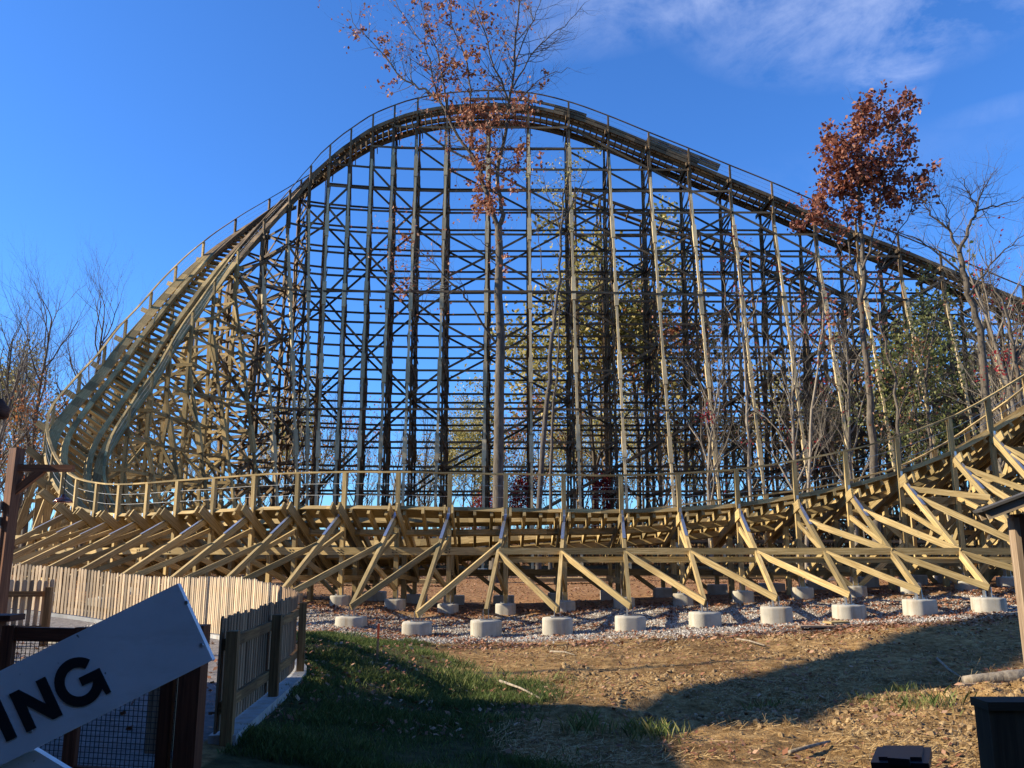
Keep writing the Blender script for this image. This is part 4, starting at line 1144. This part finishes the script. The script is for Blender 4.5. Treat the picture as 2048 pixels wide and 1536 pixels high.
tuf = [(1285, 1452, 9.6, 110, .2), (1300, 1480, 9.2, 160, .2), (1530, 1392, 11.2, 120, .15), (1600, 1395, 11.3, 80, .12), (1120, 1325, 13.6, 90, .12), (1800, 1370, 11.6, 120, .16), (1860, 1420, 10.3, 160, .2), (1740, 1400, 10.8, 90, .12),
       (940, 1330, 13.6, 500, .2), (1010, 1440, 10.2, 120, .16), (1180, 1470, 9.5, 140, .22)]
tl = ['tall pale grass tuft standing out of the foreground dirt', 'low grass tuft just below the tall pale tuft', 'small green tuft right of the dark shadow band', 'tiny green tuft by the churned soil', 'small weedy tuft on the sunlit dirt',
      'green weeds left of the bleached log', 'green weeds at the edge of the dark pillar', 'small weeds in the leafy foreground dirt', 'bright green tuft where the lawn meets the dirt', 'short tuft in the shaded hollow', 'dry tuft at the lower edge of the shade']
for (u, v, yy, n, h), lab in zip(tuf, tl):
    p = un(u, v, yy); r_ = .05+.0009*n; x = p.x+RNG.normal(0, r_, n); y = yy+RNG.normal(0, r_, n)
    o = quads_obj('grass_tuft', M['blade'], blades(x, y, h*.8, .003), None, np.clip(RNG.normal(.66, .3, n), 0, 1)); tag(o, lab, 'grass tuft', 'grass tufts in the dirt')
# ------------------------------------------------------------------ trees
def rv(rng, s=1): return V((rng.gauss(0, s), rng.gauss(0, s), rng.gauss(0, s)))
class Tree:
    def __init__(s, seed): s.rng = random.Random(seed); s.trunk = MB(); s.twig = MB(); s.tips = []; s.deep = False
    def limb(s, p, d, L, r, lvl, maxl, up=.12, wob=.16, spread=.75, kids=(2, 4), sides=None):
        rng = s.rng; n = 4 if lvl < maxl else 3; pts = [p.copy()]; rad = [r]; d = d.normalized()
        endr = r*(.45 if lvl < maxl else .3)
        for k in range(n):
            d = (d+rv(rng, wob)+V((0, 0, up))).normalized(); p = p+d*(L/n); pts.append(p.copy()); rad.append(r+(endr-r)*(k+1)/n)
        tgt = s.twig
        sides = 7 if r > .09 else (5 if r > .035 else 3)
        tgt.tube(pts, rad, sides)
        if lvl >= maxl-1: s.tips.append((pts[-1], lvl)); s.tips.append((pts[len(pts)//2], lvl))
        if lvl < maxl:
            nk = rng.randint(*kids)
            for k in range(nk):
                f = rng.uniform(.3, 1) if k else 1.0
                i = f*(len(pts)-1); a = int(min(i, len(pts)-2)); q = pts[a].lerp(pts[a+1], i-a)
                dd = (pts[a+1]-pts[a]).normalized(); side = rv(rng); side = (side-dd*side.dot(dd)).normalized()
                nd = (dd+side*spread*rng.uniform(.5, 1.1)*(1 if k else .5)).normalized()
                rr = (rad[a]+(rad[a+1]-rad[a])*(i-a))*rng.uniform(.5, .72)
                s.limb(q, nd, L*rng.uniform(.55, .85), rr, lvl+1, maxl, up, wob, spread, kids)
    def poly(s, pts, r0, r1, sub=3, lvl=0, wob=.08, twigs=0, tl=1.6, tlv=3, tr=None, up=.10, start=.15, main=True):
        """limb that follows given joints, smoothed, with twigs along it"""
        P_ = []
        n = len(pts)
        for i in range(n-1):
            a = pts[max(i-1, 0)]; b = pts[i]; c = pts[i+1]; d = pts[min(i+2, n-1)]
            for k in range(sub):
                f = k/sub; P_.append(.5*((2*b)+(c-a)*f+(2*a-5*b+4*c-d)*f*f+(3*b-a-3*c+d)*f**3))
        P_.append(pts[-1].copy()); m_ = len(P_)
        for i in range(1, m_-1): P_[i] = P_[i]+rv(s.rng, wob)
        rad = [r0+(r1-r0)*(i/(m_-1))**.8 for i in range(m_)]
        (s.trunk if main else s.twig).tube(P_, rad, 10 if r0 > .12 else 6)
        for k in range(twigs):
            f = start+(1-start)*s.rng.random(); i = f*(m_-1); a = int(min(i, m_-2)); q = P_[a].lerp(P_[a+1], i-a); dd = (P_[a+1]-P_[a]).normalized()
            side = rv(s.rng); side = (side-dd*side.dot(dd)).normalized()
            rr = min(rad[a]*.55, tr or 1); s.limb(q, dd*.6+side*.9, tl*s.rng.uniform(.5, 1.2)*(1.15-f*.5), rr, s.rng.choice([0, 1, 1])+(1 if not s.deep else 0), 1+tlv-1, up, .2, .8, (2, 3))
        return P_, rad
    def leaves(s, n, size, spread, pred=None, up=0):
        T_ = [t for t, _ in s.tips if pred is None or pred(t)]
        if not T_: return None
        T = np.array([[t.x, t.y, t.z] for t in T_]); k = RNG.integers(0, len(T), n)
        # cluster: some tips carry many leaves, others none
        w_ = RNG.random(len(T))**2.2; w_ /= w_.sum(); k = RNG.choice(len(T), n, p=w_)
        c = T[k]+RNG.normal(0, spread, (n, 3)); return leafquads(c, size)
def clumpy(center, n, sg, per=11, tight=.11):
    n_ = n; m = max(1, n//per); s0 = np.asarray(center)+RNG.normal(0, 1, (m, 3))*np.asarray(sg); k = RNG.integers(0, m, n)
    return s0[k]+RNG.normal(0, tight, (n, 3))*RNG.uniform(.6, 1.5, (n, 1))
def leafquads(c, size):
    n = len(c); a = RNG.normal(size=(n, 3)); a /= np.linalg.norm(a, axis=1)[:, None]; b = RNG.normal(size=(n, 3)); b -= a*(a*b).sum(1)[:, None]; b /= np.linalg.norm(b, axis=1)[:, None]
    s_ = size*RNG.uniform(.6, 1.3, n)[:, None]; a = a*s_; b = b*s_*.65; f = np.cross(a, b); f /= np.linalg.norm(f, axis=1)[:, None]
    return np.stack([c-a*.9, c-b+f*s_*.25, c+a, c+b+f*s_*.25], 1)
def finish(T, name, label, loc, barkm, leaf=None, leafm_=None, group=None, toned=None, cat='tree'):
    root = empty(name, loc); tag(root, label, cat, group); L_ = V(loc)
    for mb, nm in ((T.trunk, 'trunk'), (T.twig, 'branches')):
        if not mb.v: continue
        mb.v = [(x-L_.x, y-L_.y, z-L_.z) for x, y, z in mb.v]; mb.build(nm, barkm if nm == 'trunk' or barkm in (M['barkpale'], M['barklight']) else M['barktwig'], root, True)
    if leaf is not None and len(leaf):
        leaf = leaf-np.array([L_.x, L_.y, L_.z]); quads_obj('crown', leafm_, leaf, root, np.clip(RNG.random(len(leaf)) if toned is None else toned, 0, 1))
    return root
def U(pts, Y_, wob=.0):
    out = []
    for k, (u, v) in enumerate(pts): out.append(un(u, v, Y_ if not isinstance(Y_, (list, tuple)) else Y_[k]))
    return out
# ---- the big central oak
T = Tree(5); Y0 = 38.0; T.deep = True
b0 = un(990, 1150, Y0); gb_ = g1(b0.x, Y0)
trunk = [V((b0.x-.05, Y0, gb_-.2))]+U([(996, 1060), (997, 940), (999, 800), (999, 664), (998, 560), (998, 492), (997, 450)], Y0)
T.poly(trunk, .29, .17, 3, wob=.02, twigs=5, tl=.9, tlv=2, tr=.03, start=.45)
lim = [([(997, 452), (1005, 430), (999, 390), (994, 341), (1007, 287), (1015, 235), (1019, 201), (1026, 150), (1030, 90), (1038, 20), (1042, -60)], [38, 38, 38, 37.9, 37.6, 37.4, 37.3, 37, 36.8, 36.5, 36.3], .13, .03, 26),
       ([(997, 462), (983, 412), (967, 372), (963, 341), (945, 312), (925, 287), (903, 248), (880, 204), (858, 186), (830, 170), (805, 157), (775, 120), (745, 85), (715, 55), (695, 20)], [38, 38, 38.1, 38.2, 38.3, 38.4, 38.6, 38.8, 38.9, 39, 39, 39.1, 39.2, 39.3, 39.4], .13, .014, 30),
       ([(938, 300), (944, 260), (942, 218), (940, 160), (925, 100), (905, 50), (895, -30)], [38.3, 38, 37.7, 37.5, 37.2, 37, 36.8], .07, .02, 18),
       ([(893, 232), (891, 194), (884, 150), (872, 100), (850, 40), (835, -40)], [38.7, 38.4, 38.2, 38, 37.8, 37.6], .06, .015, 16),
       ([(880, 204), (866, 165), (860, 120), (840, 80), (800, 20), (780, -40)], [38.8, 39.2, 39.4, 39.6, 39.8, 40], .05, .012, 14),
       ([(963, 341), (975, 326), (1003, 314), (1025, 330), (1050, 345), (1085, 352)], [38.2, 37.6, 37.2, 36.9, 36.6, 36.3], .045, .012, 8),
       ([(1012, 240), (1030, 208), (1058, 180), (1085, 155), (1112, 145), (1140, 137)], [37.4, 37.2, 37, 36.8, 36.6, 36.4], .04, .012, 8),
       ([(1021, 185), (1045, 140), (1070, 100), (1100, 70), (1140, 40), (1170, 5)], [37.2, 37.5, 37.8, 38, 38.2, 38.4], .05, .012, 18),
       ([(1018, 205), (1003, 165), (985, 125), (972, 70), (955, 30), (940, -30)], [37.3, 36.9, 36.6, 36.3, 36, 35.8], .06, .012, 16),
       ([(1026, 150), (1040, 100), (1060, 55), (1078, 10), (1090, -40)], [37, 37.4, 37.7, 38, 38.3], .05, .012, 14),
       ([(998, 692), (975, 664), (950, 620), (930, 595), (915, 573), (880, 578), (845, 586), (815, 575), (785, 560)], [38, 37.8, 37.5, 37.3, 37.1, 37, 36.8, 36.6, 36.4], .07, .012, 14),
       ([(915, 573), (890, 555), (860, 520), (835, 500), (810, 488), (790, 480)], [37.1, 37.4, 37.6, 37.8, 38, 38.2], .04, .01, 9),
       ([(998, 520), (985, 500), (960, 480), (940, 470)], [38, 37.6, 37.2, 37], .03, .01, 4)]
for pts, yy, r0, r1, nt_ in lim:
    T.poly(U(pts, yy), r0, r1, 3, wob=.035, twigs=int(nt_*1.7), tl=1.75, tlv=3, tr=.028, main=False, start=.25 if len(pts) > 8 else .1)
lv = []
def cl(u, v, Y_, n, sx, sy, size=.10):
    p = un(u, v, Y_); n = int(n*1.25); c = clumpy([p.x, p.y, p.z], n, [sx*Y_/F*.9, .7, sy*Y_/F*.9], 14); lv.append(leafquads(c, size))
for a in ((985, 222, 38, 380, 40, 22), (930, 215, 38, 150, 28, 20), (1040, 225, 37, 160, 25, 14), (960, 300, 38, 200, 18, 30), (1000, 325, 38, 220, 28, 22), (968, 375, 38, 300, 18, 28), (975, 420, 38, 160, 12, 14),
          (945, 262, 38, 150, 20, 20), (900, 130, 38, 170, 20, 22), (945, 120, 37, 190, 20, 22), (1060, 318, 37, 90, 25, 10), (965, 35, 37, 90, 18, 12), (795, 150, 39, 60, 14, 20), (780, 100, 39, 60, 22, 25), (870, 165, 38, 110, 20, 25), (845, 60, 38, 130, 30, 30),
          (1010, 540, 38, 28, 8, 14), (810, 485, 38, 40, 16, 6), (800, 575, 37, 50, 20, 6), (1085, 145, 37, 30, 12, 10), (720, 60, 39, 50, 14, 25), (900, 40, 37, 90, 25, 20), (1015, 400, 38, 60, 8, 30), (990, 250, 37, 150, 30, 20)):
    cl(*a)
oak = finish(T, 'oak_tree', 'tall oak with grey trunk and sparse rust leaves rising before the hill', (b0.x, Y0, gb_), M['bark'], np.concatenate(lv+[T.leaves(1700, .085, .10, lambda t: t.x < 1.0)]), M['leaf_rust'])

# ---- slim leaning trees in front of the hill
def traced(name, label, limbs, barkm, seed, leaf=0, leafmat=None, leafsize=.08, clusters=(), group=None, tl=1.2, mult=1):
    T = Tree(seed); T.deep = (tl > 1.3); first = limbs[0]
    for k, (pts, yy, r0, r1, nt_) in enumerate(limbs):
        P_ = U(pts, yy)
        if k == 0:
            P_[0] = V((P_[0].x, P_[0].y, g1(P_[0].x, P_[0].y)-.1)); base_ = P_[0].copy()
        T.poly(P_, r0, r1, 3, wob=.04, twigs=nt_, tl=tl, tlv=3, tr=.022, main=(k == 0))
    L_ = []
    if leaf:
        q = T.leaves(leaf, leafsize, .12)
        if q is not None: L_.append(q)
    for (u, v, Y_, n, sx, sy) in clusters:
        p = un(u, v, Y_); c = clumpy([p.x, p.y, p.z], n, [sx*Y_/F*.78, .55, sy*Y_/F*.88], 16, .15); L_.append(leafquads(c, leafsize))
    return finish(T, name, label, base_, barkm, np.concatenate(L_) if L_ else None, leafmat, group)
traced('slim_tree', 'slim dark leaning tree right of the central oak with a few yellow leaves', [([(1076, 1130), (1082, 940), (1095, 800), (1103, 690), (1108, 640), (1118, 560), (1122, 480), (1126, 420), (1135, 350), (1130, 290)], 44, .17, .03, 26),
        ([(1108, 640), (1100, 590), (1085, 540), (1078, 480), (1070, 430)], 44.3, .05, .012, 8), ([(1122, 480), (1110, 430), (1095, 390), (1085, 350)], 43.8, .05, .012, 10), ([(1126, 440), (1150, 400), (1170, 350), (1180, 320)], 44, .045, .012, 10),
        ([(1108, 640), (1122, 622), (1140, 630), (1160, 650)], 43.6, .04, .012, 4)], M['barkdark'], 21, 240, M['leaf_olive'], .08, ((1110, 390, 44, 130, 20, 28), (1090, 345, 44, 50, 25, 12), (1170, 330, 44, 40, 18, 30), (1150, 300, 44, 50, 30, 20)))
traced('slim_tree', 'thin dark tree standing between the oak and the slim leaning tree', [([(1100, 1130), (1102, 950), (1110, 800), (1116, 690), (1120, 600)], 46, .12, .03, 10)], M['barkdark'], 22)
# ---- tree with the red crown, right
traced('red_oak_tree', 'oak with dense dark red leaves in its upper crown on the right', [([(1752, 1130), (1748, 940), (1738, 800), (1729, 698), (1726, 600), (1725, 520), (1722, 440), (1718, 380), (1722, 330), (1728, 260), (1725, 210)], 36, .19, .03, 34),
        ([(1727, 640), (1712, 560), (1700, 500), (1690, 430), (1680, 350), (1672, 290), (1655, 250)], 36.3, .06, .015, 18), ([(1725, 540), (1745, 480), (1758, 410), (1770, 330), (1790, 260), (1815, 200)], 35.6, .065, .015, 20),
        ([(1725, 560), (1700, 530), (1675, 490), (1650, 450), (1625, 420)], 36, .04, .012, 12), ([(1728, 600), (1760, 545), (1790, 480), (1820, 420), (1845, 370)], 36.4, .045, .012, 14), ([(1735, 740), (1700, 690), (1670, 640), (1660, 580)], 36, .045, .012, 10)],
        M['bark'], 31, 700, M['leaf_red'], .115, ((1735, 215, 36, 260, 13, 16), (1728, 260, 36, 420, 18, 24), (1770, 235, 36, 360, 18, 24), (1812, 215, 36, 260, 9, 22), (1800, 285, 36, 330, 16, 26), (1660, 275, 36, 200, 9, 20), (1665, 330, 36, 420, 16, 24), (1700, 300, 36, 420, 20, 20),
        (1735, 330, 36, 620, 32, 22), (1690, 370, 36, 560, 28, 18), (1745, 380, 36, 520, 36, 20), (1790, 340, 36, 380, 20, 24), (1650, 390, 36, 200, 16, 14), (1640, 430, 36, 150, 18, 14), (1700, 425, 36, 260, 34, 12), (1790, 400, 36, 220, 20, 14), (1840, 365, 36, 190, 10, 16), (1835, 395, 36, 140, 14, 10), (1610, 440, 36, 90, 16, 10)))
# ---- bare tree far right and its neighbours
traced('bare_tree', 'large bare grey tree with spreading crown at the far right', [([(1975, 1130), (1972, 900), (1968, 760), (1960, 660), (1940, 590), (1925, 540), (1918, 500)], 35, .20, .10, 8),
        ([(1918, 500), (1905, 475), (1898, 458), (1880, 445), (1862, 430), (1850, 410), (1838, 395), (1828, 370)], 35, .08, .012, 22), ([(1918, 505), (1932, 470), (1944, 440), (1953, 420), (1946, 400), (1935, 380), (1922, 355)], 34.8, .09, .014, 24),
        ([(1952, 425), (1962, 390), (1978, 360), (1995, 335)], 34.6, .04, .01, 14), ([(1950, 425), (1985, 412), (2020, 405), (2050, 395)], 34.8, .04, .012, 12), ([(1898, 458), (1895, 430), (1880, 400), (1878, 370)], 35.2, .035, .01, 10),
        ([(1925, 545), (1880, 510), (1840, 480), (1800, 465), (1770, 450)], 35.3, .05, .01, 14), ([(1940, 590), (1970, 545), (2010, 500), (2050, 470)], 34.6, .06, .015, 14)], M['bark'], 41, tl=1.4)
traced('bare_tree', 'bare tree with crossing limbs cut by the right edge of the view', [([(2040, 1130), (2045, 900), (2040, 780), (2025, 690), (2010, 620), (1985, 570)], 33, .15, .03, 26), ([(2030, 720), (2060, 650), (2080, 560), (2090, 480)], 33, .08, .02, 14),
        ([(2020, 660), (1995, 600), (1975, 540), (1965, 480)], 33.4, .05, .01, 14)], M['bark'], 42, 120, M['leaf_crimson'], .07, ((2000, 730, 33, 90, 26, 16),))
traced('bare_tree', 'slender pale tree rising between the right hill legs', [([(1500, 1130), (1500, 940), (1494, 800), (1488, 680), (1482, 560), (1478, 500)], 38, .10, .02, 30), ([(1490, 700), (1465, 650), (1450, 590), (1440, 540)], 38, .03, .008, 8), ([(1488, 680), (1510, 620), (1525, 560), (1530, 500)], 38, .03, .008, 8)], M['barkpale'], 43, 160, M['leaf_crimson'], .06, ((1425, 840, 38, 90, 20, 14), (1500, 460, 38, 20, 14, 10)))
traced('bare_tree', 'thin pale tree just left of the red crowned oak', [([(1612, 1130), (1618, 950), (1626, 820), (1640, 700), (1646, 600), (1630, 500)], 37, .09, .02, 26), ([(1640, 700), (1600, 640), (1580, 560)], 37, .03, .008, 10)], M['barkpale'], 44, 220, M['leaf_crimson'], .06)
traced('bare_tree', 'thin grey tree just right of the red crowned oak', [([(1805, 1130), (1800, 950), (1796, 850), (1790, 760), (1775, 700), (1760, 640), (1752, 560)], 35, .10, .02, 26), ([(1796, 840), (1820, 760), (1850, 690), (1870, 620)], 35, .04, .01, 12)], M['bark'], 45, 300, M['leaf_rust'], .06)
traced('bare_tree', 'twiggy tree between the red crowned oak and the big bare tree', [([(1870, 1130), (1866, 950), (1858, 850), (1850, 760), (1862, 690), (1876, 620), (1880, 560)], 37, .10, .02, 30), ([(1858, 840), (1835, 770), (1820, 700), (1815, 640)], 37, .04, .01, 12)], M['bark'], 46, 900, M['leaf_green'], .075, ((1860, 610, 37, 320, 26, 30), (1850, 680, 37, 260, 34, 30), (1870, 760, 37, 220, 36, 30), (1780, 830, 37, 200, 30, 40)))
# ---- generic woodland kinds, copied about
def grown(seed, H, leafn, size, spread=.7, lev=4, r=None, kids=(2, 4), spr=.3):
    T = Tree(seed); rng = T.rng; r = r or H*.011; n = 7; p = V((0, 0, -.2)); P_ = [p]; d = V((rng.gauss(0, .03), rng.gauss(0, .03), 1))
    for k in range(n): d = (d+V((rng.gauss(0, .05), rng.gauss(0, .05), .1))).normalized(); p = p+d*(H*.85/n); P_.append(p.copy())
    rad = [r*(1-.8*k/n) for k in range(n+1)]; T.trunk.tube(P_, rad, 7)
    nb = 15
    for k in range(nb):
        f = .28+.72*k/(nb-1); i = f*n; a = int(min(i, n-1)); q = P_[a].lerp(P_[a+1], i-a); ang = k*2.4+rng.random(); e = rng.uniform(.55, 1.25)
        T.limb(q, V((math.cos(ang)*spread, math.sin(ang)*spread, e)), H*.24*(1.25-f*.65)*rng.uniform(.7, 1.2), r*.42*(1.25-f*.8), 1, lev, .13, .17, .7, kids)
    lf_ = T.leaves(leafn, size, spr) if leafn else None
    return T, lf_
protos = {}
def proto(key, seed, H, leafn, size, barkm, leafmat, **kw):
    T, lf_ = grown(seed, H, leafn, size, **kw); protos[key] = dict(T=T, lf=lf_, bark=barkm, leaf=leafmat, obj=None, H=H, name=key)
proto('bare', 101, 14, 0, .1, M['barklight'], None, lev=4, kids=(3, 4), spread=.5)
proto('bare2', 102, 14, 0, .1, M['bark'], None, lev=4, kids=(3, 4), spread=.5)
proto('rusty', 103, 13, 1700, .11, M['bark'], M['leaf_rust'])
proto('orange', 104, 11, 700, .10, M['bark'], M['leaf_orange'])
proto('olive', 105, 16, 6500, .14, M['bark'], M['leaf_olive'], spr=.4)
proto('crimson', 106, 7, 2600, .10, M['barkdark'], M['leaf_crimson'], spr=.3)
proto('green', 107, 12, 2600, .12, M['barkdark'], M['leaf_green'], spr=.45)
NM = {'bare': 'bare_tree', 'bare2': 'bare_tree', 'rusty': 'autumn_tree', 'orange': 'autumn_tree', 'olive': 'autumn_tree', 'crimson': 'crimson_tree', 'green': 'evergreen_tree'}
def place(key, x, y, H, rz, label, group=None):
    P_ = protos[key]; loc_ = (x, y, g1(x, y)); sc = H/P_['H']
    if P_['obj'] is None:
        r_ = finish(P_['T'], NM[key], label, (0, 0, 0), P_['bark'], P_['lf'], P_['leaf'], group); P_['obj'] = r_
    else:
        r_ = P_['obj'].copy(); COL.objects.link(r_); r_['label'] = label
        for ch in list(P_['obj'].children): c = ch.copy(); COL.objects.link(c); c.parent = r_
        if 'group' in r_: del r_['group']
    r_.location = loc_; r_.rotation_euler = (0, 0, rz); r_.scale = (sc, sc, sc); r_['label'] = label
    if group: r_['group'] = group
    return r_
def pl(key, u, y, vtop, rz, label, group=None):
    p = un(u, vtop, y); return place(key, p.x, y, p.z-g1(p.x, y), rz, label, group)
pl('bare', 185, 60, 640, 5.1, 'pale bare tree filling the gap behind the left climb')
pl('bare2', 45, 50, 600, 3.3, 'dark bare tree between the left edge trees')
pl('bare', 90, 62, 650, 2.2, 'paler bare tree behind the left edge trees')
pl('bare', 25, 44, 590, 0, 'bare tree at the far left edge of the view')
pl('bare2', 110, 47, 540, 1.1, 'tallest bare tree left of the banked climb')
pl('bare2', 225, 52, 545, 2.3, 'bare tree just behind the top left of the banked climb')
pl('bare', 70, 56, 640, 4.0, 'shorter bare tree among the left edge trees')
pl('orange', 60, 44, 790, .4, 'tree with pale orange leaves at the left edge below the bare crowns')
pl('orange', 5, 52, 830, 2.0, 'second orange leaved tree, lower and partly cut by the left edge')
pl('olive', 1170, 66, 560, .6, 'yellow green tree behind the hill, left one of the tall pair')
pl('olive', 1260, 70, 555, 2.2, 'yellow green tree behind the hill, right one of the tall pair')
pl('rusty', 1330, 62, 640, 1.2, 'brown leaved tree right of the yellow green pair')
pl('crimson', 1035, 60, 965, 0, 'low crimson bush tree just right of the central trunk')
pl('crimson', 960, 64, 1000, 1.4, 'small crimson bush left of the central trunk')
pl('crimson', 1215, 58, 960, 2.4, 'low crimson bush below the yellow green trees')
pl('green', 1900, 60, 610, 1.0, 'green tree behind the right end of the hill')
pl('green', 1835, 52, 700, 3.0, 'lower green tree in front of the right woods')
pl('bare2', 1640, 60, 600, 2.5, 'dark bare tree behind the red crowned oak')
pl('bare', 1990, 46, 420, 1.8, 'bare tree between the last two hill legs on the right')
pl('bare2', 2030, 52, 560, 0.3, 'dark bare tree behind the right edge')
pl('bare', 1960, 48, 600, 4.4, 'pale bare tree among the trunks at the far right')
pl('bare', 1400, 50, 640, 5.0, 'bare tree among the right hill legs')
pl('bare', 1560, 47, 600, 5.9, 'bare thin tree left of the pale slender trunks')
pl('bare', 1680, 50, 600, 3.3, 'grey bare tree below the red crowned oak')
pl('bare2', 860, 64, 800, 2.0, 'dark bare tree left of the central trunk behind the hill')
rng = random.Random(78)
for k in range(18):
    place(['olive', 'rusty', 'olive', 'orange'][k % 4], -44+k*5.2+rng.uniform(-1.5, 1.5), rng.uniform(-30, -15), rng.uniform(18, 24), rng.random()*6, 'unseen leafy tree added behind the viewer to block sky light', 'trees added behind the viewer to block sky')  # row added to hold back blue sky and bounce warmer light
rng = random.Random(77)
kinds = ['bare', 'bare2', 'rusty', 'bare', 'olive', 'bare', 'bare2', 'orange', 'bare', 'olive']
lab = {'bare': 'bare grey tree in the woods behind the coaster', 'bare2': 'dark bare tree in the woods behind the coaster', 'rusty': 'brown leaved tree in the woods behind the coaster', 'olive': 'olive leaved tree in the woods behind the coaster',
       'orange': 'orange leaved tree in the woods behind the coaster', 'green': 'green tree in the woods behind the coaster'}
for k in range(74):
    u = -60+2170*(k+rng.random())/74; y = rng.uniform(68, 112); key = kinds[rng.randrange(len(kinds))]
    top = 25*(u > 1350)+np.interp(u, [0, 250, 450, 600, 760, 900, 1050, 1150, 1300, 1420, 1600, 1800, 2048], [780, 850, 820, 810, 830, 850, 860, 810, 800, 820, 780, 740, 670])+rng.uniform(-50, 70)
    pl(key, u, y, top, rng.uniform(0, 6.28), lab[key], 'woodland trees behind the coaster, '+key.rstrip('2')+(' dark' if key.endswith('2') else ''))
# undergrowth closing the horizon behind the site
n = 90000; x = RNG.uniform(-75, 75, n); y = 60+RNG.random(n)**1.4*45; hh = (1.3+3.0*(fbm(x*.12, y*.12)+.5))*(.75+.5*(x > 8)); z = gz(x, y)+hh*RNG.random(n)**.8
k = (np.abs(x) < .66*y+3); c = np.stack([x, y, z], -1)[k]
o = quads_obj('undergrowth', M['brush'], leafquads(c, .17), None, np.clip(fbm(c[:, 0]*.25, c[:, 1]*.25)*1.2+.5+RNG.normal(0, .18, len(c)), 0, 1)); tag(o, 'dense brown and olive undergrowth at the foot of the far woods', 'undergrowth', kind='stuff')
mb = MB()
for k in range(1500):
    yy = 58+rng.random()*38; xx = rng.uniform(-.66, .66)*yy; g_ = g1(xx, yy); h_ = rng.uniform(1.5, 5)
    a = V((xx, yy, g_)); b_ = a+V((rng.gauss(0, .15)*h_, rng.gauss(0, .15)*h_, h_)); mb.tube([a, a.lerp(b_, .5)+V((rng.gauss(0, .1), 0, 0)), b_], [.03, .02, .006], 3)
o = mb.build('brush_stems', M['barkdark']); tag(o, 'tangle of thin bare stems in the undergrowth behind the coaster', 'undergrowth', kind='stuff')
